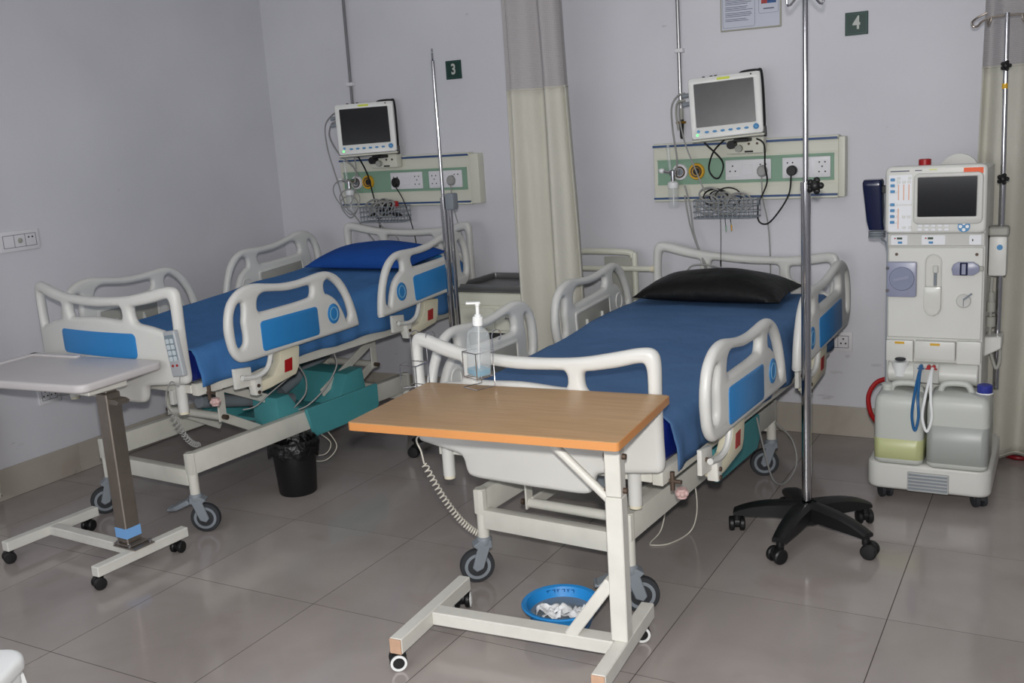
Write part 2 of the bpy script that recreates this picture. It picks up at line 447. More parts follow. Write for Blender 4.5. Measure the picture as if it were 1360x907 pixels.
def plate(outer, holes, thick, bev, mapf, res=3, cuts=None, smooth_n=4):
    """2D outline with holes -> rounded slab, mapped by mapf(u, v, w)"""
    cd = bpy.data.curves.new('tmp', 'CURVE'); cd.dimensions = '2D'; cd.fill_mode = 'BOTH'
    cd.extrude = thick/2-bev; cd.bevel_depth = bev; cd.bevel_resolution = res; cd.offset = -bev
    for loop in [outer]+list(holes):
        pts = catmull([(p[0], p[1], 0) for p in loop], smooth_n) if smooth_n else [Vector((p[0], p[1], 0)) for p in loop]
        sp = cd.splines.new('POLY'); sp.points.add(len(pts)-1); sp.use_cyclic_u = True
        for i, p in enumerate(pts): sp.points[i].co = (p.x, p.y, 0, 1)
    co = bpy.data.objects.new('tmp', cd); COL.objects.link(co)
    dg = bpy.context.evaluated_depsgraph_get(); dg.update()
    me = bpy.data.meshes.new_from_object(co.evaluated_get(dg), depsgraph=dg)
    mb = MB(); mb.bm.from_mesh(me)
    bpy.data.objects.remove(co); bpy.data.curves.remove(cd); bpy.data.meshes.remove(me)
    bmesh.ops.remove_doubles(mb.bm, verts=mb.bm.verts, dist=1e-5)
    for c in (cuts or []):
        bmesh.ops.bisect_plane(mb.bm, geom=mb.bm.verts[:]+mb.bm.edges[:]+mb.bm.faces[:], plane_co=(c, 0, 0), plane_no=(1, 0, 0))
    mb.warp(lambda v: Vector(mapf(v.x, v.y, v.z)))
    return mb

def text_mesh(txt, size, depth, bold=0.0, sx=1.0):
    cd = bpy.data.curves.new('tmp', 'FONT'); cd.body = txt; cd.size = size; cd.extrude = depth; cd.offset = bold
    cd.align_x = 'CENTER'; cd.align_y = 'CENTER'; cd.resolution_u = 4
    co = bpy.data.objects.new('tmp', cd); COL.objects.link(co)
    dg = bpy.context.evaluated_depsgraph_get(); dg.update()
    me = bpy.data.meshes.new_from_object(co.evaluated_get(dg), depsgraph=dg)
    mb = MB(); mb.bm.from_mesh(me)
    bpy.data.objects.remove(co); bpy.data.curves.remove(cd); bpy.data.meshes.remove(me)
    mb.warp(lambda v: Vector((v.x*sx, -v.z, v.y)))     # stands upright facing -y
    return mb

def cable(name, pts, r, material, parent=None, n=8, seg=6):
    return MB().tube(catmull(pts, n, False), r, seg).build(name, material, parent, ang=80)
def coil_pts(p0, p1, sag, turns, rad, n=10):
    p0 = Vector(p0); p1 = Vector(p1); out = []
    N = turns*n
    d = (p1-p0)
    for i in range(N+1):
        t = i/N
        c = p0 + d*t + Vector((0, 0, -sag*4*t*(1-t)))
        tan = (d + Vector((0, 0, -sag*4*(1-2*t)))).normalized()
        a = tan.cross(Vector((0, 1, 0.2))).normalized(); b = tan.cross(a)
        ph = 2*PI*turns*t
        out.append(c + (a*math.cos(ph) + b*math.sin(ph))*rad)
    return out

# ------------------------------------------------------------------ the room
X0, X1, Y0, Y1, ZC = -1.543, 3.9, -2.6, 3.648, 2.95
T = 0.6
floor = struct(MB().box(X0, X1, Y0, Y1, -0.08, -0.0005).build('floor', 'grout', None, False))
i0, i1 = math.floor(X0/T), math.ceil(X1/T); j0, j1 = math.floor(Y0/T), math.ceil(Y1/T)
g = 0.0014
for i in range(i0, i1):
    for j in range(j0, j1):
        a, b = max(i*T+g, X0), min((i+1)*T-g, X1); c, d = max(j*T+g, Y0), min((j+1)*T-g, Y1)
        if b-a < 0.02 or d-c < 0.02: continue
        cx, cy = (a+b)/2, (c+d)/2
        mb = MB().box(a-cx, b-cx, c-cy, d-cy, -0.0012, 0.0)
        t_ = mb.build('floor_tile', 'tile', floor, False)
        t_.location = (cx, cy, 0)
        t_.rotation_euler = (random.uniform(-.0003, .0003), random.uniform(-.0003, .0003), 0)
struct(MB().box(X0-0.1, X1+0.1, Y1, Y1+0.1, -0.08, ZC).build('wall_back', 'wall', None, False))
struct(MB().box(X0-0.1, X0, Y0-.1, Y1, -0.08, ZC).build('wall_left', 'wall', None, False))
struct(MB().box(X1, X1+0.1, Y0-.1, Y1, -0.08, ZC).build('wall_right', 'wall', None, False))
struct(MB().box(X0, X1, Y0-0.1, Y0, -0.08, ZC).build('wall_front', 'wall', None, False))
struct(MB().box(X0-.1, X1+.1, Y0-.1, Y1+.1, ZC, ZC+0.1).build('ceiling', 'ceiling', None, False))
bbk = struct(MB().box(X0, X1, Y1-0.008, Y1, 0, 0.148).build('baseboard_back', 'grout', None, False))
bbl = struct(MB().box(X0, X0+0.008, Y0, Y1-0.013, 0, 0.148).build('baseboard_left', 'grout', None, False))
x = X0+0.012
while x < X1-0.02:
    xe = min(x+T-0.002, X1)
    o = MB().box(x, xe, Y1-0.013, Y1-0.006, 0.001, 0.15).bevel(0.0012, 1).build('skirting_tile', 'skirt', bbk, False)
    x += T
y = 1.93-T*8
while y < Y1-0.02:
    ya, ye = max(y, Y0), min(y+T-0.002, Y1-0.013)
    if ye-ya > .02:
        MB().box(X0+0.006, X0+0.013, ya, ye, 0.001, 0.15).bevel(0.0012, 1).build('skirting_tile', 'skirt', bbl, False)
    y += T
for (lx, ly), lb in zip(ADDED_CEIL_LIGHTS, ('over the white overbed table', 'over the camera side of the second bed', 'at the rear left of the room', 'at the rear right of the room', 'over the hospital bed by the dialysis machine')):
    t = thing('added_ceiling_light', 'added square white ceiling light panel ' + lb, 'ceiling light', (lx, ly, ZC), 0, 'added ceiling light panels')
    MB().box(-.31, .31, -.31, .31, -.05, 0).bevel(.004).build('housing', 'whitemetal', t)
    MB().box(-.29, .29, -.29, .29, -.054, -.05).build('diffuser', 'glow', t)
    la = bpy.data.lights.new('ceiling_fill_lamp', 'AREA'); la.shape = 'SQUARE'; la.size = 0.56; la.energy = CEIL_FILL_W; la.color = (0.93, 0.96, 1.0)  # added lamp for soft room fill, no fitting is seen
    lo = bpy.data.objects.new('ceiling_fill_lamp', la); COL.objects.link(lo); lo.parent = t; lo.location = (0, 0, -.06)
# invented window in the unseen wall behind the camera, added for fill light
wn = struct(plate([(.3, .95), (2.9, .95), (2.9, 2.25), (.3, 2.25)], [rrect(.36, 1.58, 1.01, 2.19, .002, 1), rrect(1.62, 2.84, 1.01, 2.19, .002, 1)], .05, .003, lambda u, v, w: (u, Y0+.025+w, v), 1, smooth_n=0).build('added_window_1', 'whitemetal', None, False))
for a_, b_ in ((.36, 1.58), (1.62, 2.84)):
    MB().box(a_, b_, Y0+.004, Y0+.008, 1.01, 2.19).build('added_window_pane', 'fill_pane', wn, False)
wl = bpy.data.lights.new('window_fill_light', 'AREA'); wl.shape = 'RECTANGLE'; wl.size = 2.5; wl.size_y = 1.2; wl.energy = WIN_FILL_W; wl.color = (0.96, 0.98, 1.0)  # soft fill lamp set in front of the added window
wlo = bpy.data.objects.new('window_fill_light', wl); COL.objects.link(wlo); wlo.location = (1.6, Y0+.06, 1.6); wlo.rotation_euler = (math.radians(90), 0, 0)

# ------------------------------------------------------------------ hospital beds
RAIL_OUT = [(0, .15), (.012, .21), (.035, .255), (.08, .290), (.13, .305), (.18, .306), (.25, .294), (.33, .282), (.42, .279), (.50, .285), (.56, .290), (.61, .286), (.66, .264), (.70, .226), (.735, .166), (.76, .10), (.773, .045), (.774, .018), (.755, .008), (.6, .005), (.4, .003), (.2, .0), (.09, 0), (.045, .012), (.015, .05), (.003, .10)]
RAIL_A = [(.064, .23), (.085, .243), (.10, .235), (.098, .20), (.09, .16), (.092, .11), (.085, .075), (.06, .062), (.045, .08), (.041, .13), (.045, .19)]
RAIL_B = [(.174, .215), (.185, .247), (.22, .262), (.28, .256), (.342, .247), (.41, .245), (.48, .247), (.498, .232), (.489, .20), (.462, .192), (.39, .188), (.32, .187), (.25, .186), (.194, .187), (.177, .197)]
RAIL_C = [(.572, .235), (.595, .252), (.625, .243), (.668, .205), (.705, .145), (.722, .08), (.715, .058), (.697, .048), (.685, .075), (.673, .105), (.641, .155), (.60, .185), (.575, .197)]

def side_rail(bed, side, y0, zb, tilt, mirror, hy, hz, dz, tag_=None):
    """side +1 right / -1 left; the outer face looks away from the bed"""
    xr = 0.53*side
    L = 0.774
    ca, sa = math.cos(tilt), math.sin(tilt)
    def place(u, v):
        uu = (L-u) if mirror else u
        return y0 + uu*ca - v*sa, zb + dz + uu*sa + v*ca
    def mp(u, v, w):
        yy, zz = place(u, v)
        return (xr + w, yy, zz)
    rail = plate(RAIL_OUT, [RAIL_A, RAIL_B, RAIL_C], .036, .0165, mp, 3).build('side_rail', 'abs', bed, ang=50)
    pan = rrect(.172, .508, .024, .150, .016)
    def mo(u, v, w):
        yy, zz = place(u, v)
        return (xr + side*(.0185+w), yy, zz)
    plate(pan, [], .005, .002, mo, 1, smooth_n=0).build('blue_panel', 'bluep', rail)
    circ = [(.607+.037*math.cos(2*PI*k/24), .098+.045*math.sin(2*PI*k/24)) for k in range(24)]
    plate(circ, [], .005, .002, mo, 1, smooth_n=0).build('angle_indicator_disc', 'bluep', rail)
    ring = [(.607+.026*math.cos(2*PI*k/24), .098+.031*math.sin(2*PI*k/24)) for k in range(24)]
    ring2 = [(.607+.021*math.cos(2*PI*k/24), .098+.026*math.sin(2*PI*k/24)) for k in range(24)]
    def mo2(u, v, w):
        yy, zz = place(u, v)
        return (xr + side*(.0215+w), yy, zz)
    plate(ring, [ring2], .002, .0004, mo2, 0, smooth_n=0).build('dial_ring', mat('dial_print', (120, 170, 200), .5, var=0), rail)
    # inside face: shallow moulded recess with two ribs
    def mi(u, v, w):
        yy, zz = place(u, v)
        return (xr - side*(.0185+w), yy, zz)
    plate(rrect(.168, .515, .018, .155, .014), [rrect(.182, .50, .030, .143, .010)], .012, .003, mi, 1, smooth_n=0).build('moulded_border', 'abs', rail)
    plate(rrect(.182, .50, .030, .143, .010), [], .004, .001, mi, 1, smooth_n=0).build('recess_panel', 'backgrey', rail)
    for uu in (.25, .40):
        mb = MB()
        a = [(uu, .03), (uu+.03, .03), (uu+.012, .10)]
        vs = [mi(u, v, w) for w in (0, .014) for u, v in a]
        mb._add(vs, [(0, 1, 2), (5, 4, 3), (0, 3, 4, 1), (1, 4, 5, 2), (2, 5, 3, 0)])
        mb.build('recess_rib', 'abs', rail, False)
    plate([(.607+.036*math.cos(2*PI*k/20), .098+.042*math.sin(2*PI*k/20)) for k in range(20)], [[(.607+.028*math.cos(2*PI*k/20), .098+.034*math.sin(2*PI*k/20)) for k in range(20)]], .008, .002, mi, 1, smooth_n=0).build('moulded_ring', 'abs', rail)
    # hinge hardware below the rail
    s = side; h = hz + dz
    xo = .505*s
    def pr(poly, a, b): return MB().prism([(hy+u, h+v) for u, v in poly], xo+s*a, xo+s*b)
    pr([(.0, .0), (.09, -.005), (.09, .075), (.0, .085)], -.018, -.002).bevel(.003).build('mount_bracket', 'whitemetal', rail)
    pr([(.09, -.01), (.10, -.04), (.17, -.035), (.33, -.01), (.35, .02), (.365, .11), (.25, .12), (.24, .06), (.20, .015), (.12, .005)], -.035, .012).bevel(.008).build('release_housing', 'beige', rail)
    pr([(.26, .012), (.305, .014), (.312, .068), (.267, .064)], .0115, .0135).build('red_label', 'red', rail, False)
    pr([(.085, -.045), (.118, -.045), (.125, .03), (.08, .03)], -.02, .018).bevel(.005).build('latch_plate', 'whitemetal', rail)
    pts = [(xo+s*.018, hy+.02, h+.045), (xo+s*.02, hy+.10, h+.035), (xo+s*.022, hy+.16, h+.06), (xo+s*.022, hy+.19, h+.13)]
    MB().tube(catmull(pts, 6, False), .011, 8).build('hinge_arm', 'abs', rail)
    for (u, v) in ((.035, .045), (.10, -.005), (.10, -.033)):
        MB().cyl((xo-s*.01, hy+u, h+v), (xo+s*.024, hy+u, h+v), .0075, seg=10).build('bolt', 'rust', rail)
    return rail

def board(bed, name, y, ztop, out, roll=0.0):
    """out: -1 bows to the foot side, +1 to the head side"""
    half = [(0, -.047), (.12, -.044), (.22, -.036), (.32, -.018), (.39, -.004), (.43, -.003), (.452, -.02), (.459, -.06), (.458, -.16), (.459, -.28), (.461, -.36), (.45, -.384), (.42, -.388), (.34, -.394), (.27, -.40), (.247, -.415), (.236, -.453), (.21, -.472), (.1, -.472), (0, -.472)]
    outer = half + [(-a, b) for a, b in reversed(half[1:-1])]
    mid = [(-.172, -.105), (-.165, -.084), (-.14, -.080), (0, -.086), (.14, -.080), (.165, -.084), (.172, -.105), (.168, -.128), (.145, -.136), (0, -.128), (-.145, -.136), (-.168, -.128)]
    sh = [(.222, -.095), (.232, -.080), (.26, -.076), (.33, -.064), (.40, -.048), (.418, -.058), (.422, -.10), (.420, -.175), (.408, -.188), (.37, -.176), (.30, -.158), (.245, -.148), (.226, -.13)]
    sh2 = [(-a, b) for a, b in reversed(sh)]
    cuts = [-.42+.06*k for k in range(15)]
    ca, sa = math.cos(roll), math.sin(roll)
    def mp(u, v, w, off=0):
        bow = .05*(1-min(1, (u/.46)**2))
        return (u*ca - v*sa, y + out*(bow) + w + off, ztop + v*ca + u*sa)
    b = plate(outer, [mid, sh, sh2], .042, .018, mp, 3, cuts).build(name, 'abs', bed, ang=50)
    for k in (-1, 1):
        plate(rrect(-.238, .238, -.288, -.186, .02), [], .004, .0015, lambda u, v, w: mp(u, v, w, k*.021), 1, [-.2+.04*i for i in range(11)], 0).build('blue_panel', 'bluep', b)
    return b

def bed_castor(bed, x, y, ang, pedal=False):
    R = rotm('Z', ang)
    r = .062; off = .032
    def tr(v): return R @ v + Vector((x, y, 0))
    f = MB()
    f.lathe([(.022, .135), (.027, .14), (.027, .165), (.018, .17)], (0, 0, 0), 16)
    for s in (-1, 1):
        f.prism([(-.022, .15), (.024, .15), (off+.02, .062), (off+.006, .045), (off-.02, .055)], s*.021-.004, s*.021+.004)
    f.prism([(-.024, .128), (.03, .128), (.045, .142), (.02, .158), (-.022, .158)], -.024, .024)
    f.bevel(.003, 1)
    c = f.warp(tr).build('castor', 'castor', bed)
    MB().lathe([(.046, -.013), (.060, -.012), (.062, -.009), (.062, .009), (.060, .012), (.046, .013), (.046, -.013)], (0, off, r), 28, 'x', False).warp(tr).build('tyre', 'tread', c)
    MB().lathe([(.036, -.0142), (.047, -.0142), (.047, .0142), (.036, .0142), (.036, -.0142)], (0, off, r), 28, 'x', False).warp(tr).build('wheel_rim', 'castor', c)
    MB().lathe([(.004, -.014), (.036, -.0125), (.036, .0125), (.004, .014)], (0, off, r), 24, 'x').warp(tr).build('wheel_disc', 'tread', c)
    if pedal:
        MB().prism([(-.02, .13), (-.03, .15), (-.075, .128), (-.11, .112), (-.115, .12), (-.12, .105), (-.08, .105)], -.028, .028).bevel(.004, 1).warp(tr).build('brake_pedal', 'castor', c)
    return c

def make_bed(loc, yaw, dz, label, cang, head_roll=0.0, pf_=.32, swap_left=False):
    bed = thing('hospital_bed', label, 'hospital bed', loc, -yaw, 'electric hospital beds')
    # base
    for s in (-1, 1):
        MB().box(s*.285-.02, s*.285+.02, .07, 1.54, .255, .345).bevel(.004).build('base_side_beam', 'frame', bed)
    for yy in (.09, 1.52):
        MB().box(-.27, .27, yy-.02, yy+.02, .205, .275).bevel(.004).build('base_cross_bar', 'frame', bed)
        for s in (-1, 1):
            MB().cyl((s*.285, yy, .15), (s*.285, yy, .3475), .021, seg=16).build('corner_post', 'frame', bed)
    for i, (x, y) in enumerate(((-.285, .09), (.285, .09), (-.285, 1.52), (.285, 1.52))):
        bed_castor(bed, x, y, cang[i][0], cang[i][1])
    # teal plastic covers over the base
    for s in (-1, 1):
        MB().prism([(.74, .345), (.78, .215), (1.22, .215), (1.255, .25), (1.255, .36), (.74, .36)], s*.305, s*.325).bevel(.006, 1).build('teal_side_cover', 'teal', bed)
    MB().box(-.262, .262, .70, 1.25, .285, .30).build('teal_tray', 'teal', bed)
    MB().prism([(.62, .30), (.62, .44), (.70, .44), (.80, .30)], .10, .262).bevel(.01).build('teal_wedge_housing', 'teal', bed)
    MB().prism([(.62, .30), (.62, .44), (.70, .44), (.80, .30)], -.262, -.10).bevel(.01).build('teal_wedge_housing', 'teal', bed)
    MB().prism([(1.02, .30), (1.10, .44), (1.22, .45), (1.24, .30)], -.262, .262).bevel(.01).build('teal_motor_cover', 'teal', bed)
    MB().bar((-.262, .86, .325), (.262, .86, .325), .03, .02).build('teal_rib', 'teal', bed)
    # lifting linkage
    zt = .465 + dz
    for (py, qa, qb) in ((pf_, .78, .64), (1.42, 1.0, 1.12)):
        for s in (-1, 1):
            xx = s*.17
            MB().box(xx-.004, xx+.004, py-.022, py+.022, .245+dz, zt).bevel(.002, 1).build('pivot_plate', 'frame', bed)
            MB().bar((xx+s*.01, py, .405+dz), (xx+s*.01, qa, .36), .042, .012, (1, 0, 0)).bevel(.003, 1).build('lift_arm', 'frame', bed)
            MB().bar((xx-s*.012, py, .265+dz), (xx-s*.012, qb, .265), .042, .012, (1, 0, 0)).bevel(.003, 1).build('lift_arm', 'frame', bed)
            MB().cyl((xx-.02, py, .405+dz), (xx+.03*s, py, .405+dz), .011, seg=12).build('pivot_bolt', 'rust', bed)
            MB().cyl((xx-.02, py, .265+dz), (xx+.03*s, py, .265+dz), .011, seg=12).build('pivot_bolt', 'rust', bed)
        MB().cyl((-.17, py, .265+dz), (.17, py, .265+dz), .018).build('torque_tube', 'frame', bed)
    MB().cyl((.05, .36, .33+dz), (.05, .92, .34), .03).build('actuator', 'castor', bed)
    MB().cyl((-.05, 1.36, .36+dz), (-.05, .95, .36), .028).build('actuator', 'castor', bed)
    # upper frame
    for s in (-1, 1):
        MB().box(s*.41-.018, s*.41+.018, .055, 1.93, .465+dz, .515+dz).bevel(.004).build('deck_side_tube', 'frame', bed)
    for yy in (.07, .32, .95, 1.44, 1.915):
        MB().box(-.392, .392, yy-.018, yy+.018, .472+dz, .508+dz).bevel(.003, 1).build('deck_cross_tube', 'frame', bed)
    for (a, b_) in ((.10, .52), (.53, .93), (.94, 1.15), (1.16, 1.90)):
        MB().box(-.40, .40, a, b_, .516+dz, .522+dz).build('deck_panel', mat('deck_grey_steel', (110, 108, 104), .5, .3), bed)
    # foot and head boards, corner posts
    board(bed, 'footboard', 0.0, .918+dz, -1)
    board(bed, 'headboard', 1.985, .955+dz, 1, head_roll)
    for yy in (.05, 1.94):
        for s in (-1, 1):
            px_ = -.385 if s < 0 else .335
            pst = MB().cyl((px_, yy, .395+dz), (px_, yy, .58+dz), .022).build('board_socket_post', 'abs', bed)
            MB().cyl((px_, yy, .385+dz), (px_, yy, .396+dz), .020).build('end_cap', 'beige', pst)
            MB().box(s*.28-.01, s*.28+.01, yy-.012, yy+.012, .42+dz, .48+dz).bevel(.002, 1).build('board_clip', 'abs', bed)
    k = MB()
    for a in range(6):
        k.sphere((.47+.013*math.cos(a*PI/3), .10+.013*math.sin(a*PI/3), .435+dz), .010, seg=8)
    k.cyl((.47, .10, .42+dz), (.47, .10, .45+dz), .016)
    kn = k.build('clamp_knob', 'pinkknob', bed)
    MB().cyl((.44, .10, .44+dz), (.44, .10, .50+dz), .008, seg=8).cyl((.43, .10, .47+dz), (.47, .10, .47+dz), .007, seg=8).build('knob_stem', 'rust', kn)
    # side rails
    for s in (1, -1):
        sw = swap_left and s < 0
        side_rail(bed, s, .14, .573, .012, sw, .185, .465, dz)
        side_rail(bed, s, 1.075, .585, .078, not sw, 1.20, .495, dz)
    return bed

def make_bedding(loc, yaw, dz, prof, mlabel, slabel, seed, smat, ys):
    def zt(y):
        for (a, b), (c, d) in zip(prof, prof[1:]):
            if y <= c:
                t = (y-a)/(c-a); t = t*t*(3-2*t)*.35 + t*.65
                return b + (d-b)*t + dz
        return prof[-1][1] + dz
    mt = thing('mattress', mlabel, 'mattress', loc, -yaw, 'navy vinyl mattresses')
    mb = MB()
    ny = 24; rings = []
    for i in range(ny+1):
        y = .065 + (1.925-.065)*i/ny
        top = zt(y)-.006
        sec = rrect(-.425, .425, .523+dz, top, .03, 4)
        rings.append([mb.bm.verts.new((a, y, b)) for a, b in sec])
    for A, B in zip(rings, rings[1:]):
        for k_ in range(len(A)):
            mb.bm.faces.new((A[k_], A[(k_+1) % len(A)], B[(k_+1) % len(A)], B[k_]))
    mb.bm.faces.new(rings[0]); mb.bm.faces.new(rings[-1])
    core = mb.build('mattress_core', 'navy', mt)
    # sheet: draped inverted U with folds
    NP = 46; NY = 110
    hw = .432
    def sec(t, y, yl):
        top = zt(y)
        low = .512 + dz + .012*noise.noise(Vector((y*5, seed, t*2))) - .006
        # perimeter: left drop, left corner, top, right corner, right drop
        drop = top-low-.03; arc = .03*PI/2; tot = 2*drop+2*arc+2*(hw-.03)
        s_ = t*tot
        sg = -1
        if s_ < drop: x, z = -hw, low+s_
        elif s_ < drop+arc:
            a = (s_-drop)/.03; x, z = -hw+.03-.03*math.cos(a), top-.03+.03*math.sin(a)
        elif s_ < drop+arc+2*(hw-.03): x, z = -hw+.03+(s_-drop-arc), top
        elif s_ < drop+2*arc+2*(hw-.03):
            a = (s_-drop-arc-2*(hw-.03))/.03; x, z = hw-.03+.03*math.sin(a), top-.03+.03*math.cos(a)
        else: x, z = hw, top-.03-(s_-drop-2*arc-2*(hw-.03))
        return x, z, top, low
    def fs(u, v):
        y = ys + (1.915-ys)*v
        x, z, top, low = sec(u, y, v)
        nz = noise.noise(Vector((x*2.2+seed, y*3.4, z*2.2)))
        nf = noise.noise(Vector((x*7+seed, y*9, z*3)))
        onside = abs(x) > hw-.012
        if onside:
            dep = max(0, min(1, (top-z)/.10))
            x += math.copysign((.004+.024*dep*max(0, noise.noise(Vector((y*8+seed, 0, 3)))+.35)), x) * dep
            x += math.copysign(.006*dep, x)
        else:
            z += .004*nz + .0025*nf + .003
        return Vector((x, y + .004*nz, z))
    sh = MB().grid(fs, NP, NY)
    o = sh.build('bed_sheet', smat, None, ang=80)
    so = o.modifiers.new('cloth', 'SOLIDIFY'); so.thickness = .002; so.offset = 1
    o.location = loc; o.rotation_euler = (0, 0, -yaw)
    tag(o, slabel, 'bed sheet', 'blue bed sheets')
    return zt

def pillow(name, loc, rot, w, d, h, material, label, group=None):
    mb = MB(); N = 28
    for sgn in (1, -1):
        def f(u, v):
            a = u*2-1; b = v*2-1
            ed = max(0, (1-abs(a)**2.6))**.55 * max(0, (1-abs(b)**2.6))**.55
            px = a*w/2*(1-.10*(1-abs(a))*0 - .07*(1-b*b)*0) * (1-.06*(1-abs(b)**2)*abs(a))
            py = b*d/2*(1-.08*(1-abs(a)**2)*abs(b))
            z = sgn*h/2*ed*(1.0 + .10*noise.noise(Vector((a*1.6, b*1.6, 2+sgn))))
            if sgn < 0: z *= .3
            return Vector((px, py, z))
        mb.grid(f, N, N)
    bmesh.ops.remove_doubles(mb.bm, verts=mb.bm.verts, dist=1e-4)
    o = mb.build(name, material, None, ang=80)
    o.location = loc; o.rotation_euler = rot
    return tag(o, label, 'pillow', group)

Y_ = math.radians(3.5)
LA, LB = (-.595, 1.48, 0), (1.355, 1.48, 0)
DA, DB = .145, 0.0
bedA = make_bed(LA, Y_, DA, 'raised electric hospital bed with blue inset panels under sign 3', ((2.6, False), (-1.0, True), (.3, False), (.5, False)), 0.0, .38)
bedB = make_bed(LB, Y_, DB, 'lowered electric hospital bed with blue inset panels under sign 4', ((2.35, False), (-1.0, True), (.6, False), (2.08, False)), math.radians(-3.2), .22, True)
make_bedding(LA, Y_, DA, [(.05, .648), (.5, .663), (.96, .697), (1.25, .726), (1.77, .755), (1.95, .76)], 'navy vinyl mattress on the raised bed under sign 3', 'blue cotton sheet tucked over the raised bed under sign 3', 3.1, 'sheetA', .055)
make_bedding(LB, Y_, DB, [(.05, .668), (.4, .672), (.8, .690), (1.34, .727), (1.9, .745)], 'navy vinyl mattress on the lowered bed with the black pillow', 'faded blue cotton sheet on the bed with the black pillow', 8.7, 'sheet', .115)
def bw(loc, x, y, z):
    return (loc[0] + x*math.cos(Y_) + y*math.sin(Y_), loc[1] - x*math.sin(Y_) + y*math.cos(Y_), z)
pillow('pillow', bw(LB, -.03, 1.72, .782), (math.radians(3), 0, -Y_), .70, .36, .20, 'blackvinyl', 'black vinyl pillow lying at the head of the bed', 'bed pillows')
pillow('pillow', bw(LA, .04, 1.66, .932), (math.radians(5), 0, -Y_+.05), .68, .40, .18, 'pillowblue', 'royal blue cloth pillow at the head of the bed', 'bed pillows')

# bed handset hanging on the footboard, with coiled cord
def on_bed(o, loc, yaw=Y_):
    o.location = loc; o.rotation_euler = (0, 0, -yaw); return o
hs = thing('bed_handset', 'grey bed control handset with button pairs hanging on footboard', 'remote control', LA, -Y_)
RT = Matrix.Translation((.455, -.05, .735+.075+.0)) @ Matrix.Rotation(math.radians(-8), 4, 'Y')
hm = MB().box(-.034, .034, -.012, .012, -.09, .09); hm.bevel(.008, 3).xf(RT); hm.build('handset_body', mat('handset_light_grey', (164, 168, 172), .4, var=0), hs)
MB().prism(rrect(-.026, .026, -.025, .075, .004), -.0135, -.0115, 'xz').xf(RT).build('keypad_face', mat('keypad_blue_grey', (120, 134, 142), .4, var=0), hs)
for r_ in range(4):
    for c_ in (-1, 1):
        MB().prism(rrect(c_*.0125-.009, c_*.0125+.009, .042-r_*.023, .060-r_*.023, .004), -.0155, -.0125, 'xz').xf(RT).build('button', mat('button_pale_grey', (190, 200, 204), .4, var=0), hs)
for c_ in (-1, 1):
    MB().cyl((c_*.0125, -.0155, -.045), (c_*.0125, -.011, -.045), .005, seg=10).xf(RT).build('led_button', 'red', hs)
cp = catmull([(.464, -.05, .72), (.463, -.06, .685), (.43, -.065, .70), (.39, -.06, .66), (.36, -.05, .60), (.335, -.01, .545)], 6, False)
MB().tube(cp, .0028, 6).build('cord', 'greycable', hs)
MB().tube(coil_pts((.335, -.01, .545), (.262, .155, .36), .035, 13, .0105), .0027, 6).build('coiled_cord', 'greycable', hs)
hb = thing('coiled_handset_cord', 'long coiled off-white cord hanging from footboard down to the castor', 'cord', LB, -Y_)
MB().tube(catmull([(-.442, .02, .56), (-.455, -.03, .545), (-.44, -.03, .50), (-.435, -.025, .455)], 6, False), .003, 6).build('straight_cord', 'whitecable', hb)
MB().tube(coil_pts((-.435, -.025, .455), (-.30, .10, .165), .05, 25, .0105), .0027, 6).build('coiled_section', 'whitecable', hb)

# ------------------------------------------------------------------ overbed tables
def small_castor(parent, x, y, ang, rim=None, zt=.06, k_=1.0):
    r = .024
    R = rotm('Z', ang)
    def tr(v): return R @ Vector((v.x*k_, v.y*k_, v.z*k_ if v.z < .05 else v.z)) + Vector((x, y, 0))
    c = MB().lathe([(.008, .044), (.012, .05), (.012, zt), (.006, zt+.002)], (0, 0, 0), 12)
    c.prism([(.020*math.cos(a)+.012, .020*math.sin(a)+r+.006) for a in [k*PI/8 for k in range(-2, 11)]], -.007, .007)
    c = c.warp(tr).build('castor', 'black', parent)
    for s in (-1, 1):
        MB().lathe([(.004, s*.009), (.021, s*.008), (.024, s*.012), (.024, s*.021), (.020, s*.025), (.004, s*.026)], (0, .012, r), 20, 'x').warp(tr).build('wheel', 'black', c)
        if rim:
            MB().lathe([(.016, s*.0235), (.0225, s*.0235), (.0225, s*.0268), (.016, s*.0268), (.016, s*.0235)], (0, .012, r), 20, 'x', False).warp(tr).build('white_rim', rim, c)
    return c

# beech-topped table across the foot of the near bed
AT = math.radians(4)
t4 = thing('overbed_table', 'overbed table with beech laminate top and chipped white steel frame', 'table', (1.44, 1.20, 0), AT, 'wheeled overbed tables')
top = plate(rrect(-.405, .405, -.232, .232, .012), [], .024, .002, lambda u, v, w: (u+.018, v-.038, .772+w), 1, smooth_n=0)
top.build('tabletop', 'wood', t4)
ed = plate(rrect(-.4065, .4065, -.2335, .2335, .0135), [rrect(-.4045, .4045, -.2315, .2315, .0115)], .0225, .0005, lambda u, v, w: (u+.018, v-.038, .7715+w), 0, smooth_n=0)
ed.build('edge_band', 'woodedge', t4)
for s, xx in ((-1, -.317), (1, .325)):
    lg = MB().box(xx-.021, xx+.021, -.235, .215, .057, .107).bevel(.003, 1).build('base_leg', 'whitemetal', t4)
    MB().box(xx-.019, xx+.019, -.2385, -.2345, .059, .105).build('wood_plug', 'woodend', lg)
    for yy in (-.205, .185):
        small_castor(t4, xx, yy, {(-1, -.205): 2.2, (-1, .185): .4, (1, -.205): 1.2, (1, .185): 2.0}[(s, yy)], 'whiteplastic', .058, 1.12)
MB().box(-.297, .305, -.05, .005, .062, .105).bevel(.003, 1).build('cross_bar', 'whitemetal', t4)
MB().box(.297, .347, -.047, .003, .107, .545).bevel(.003, 1).build('lower_post', 'whitemetal', t4)
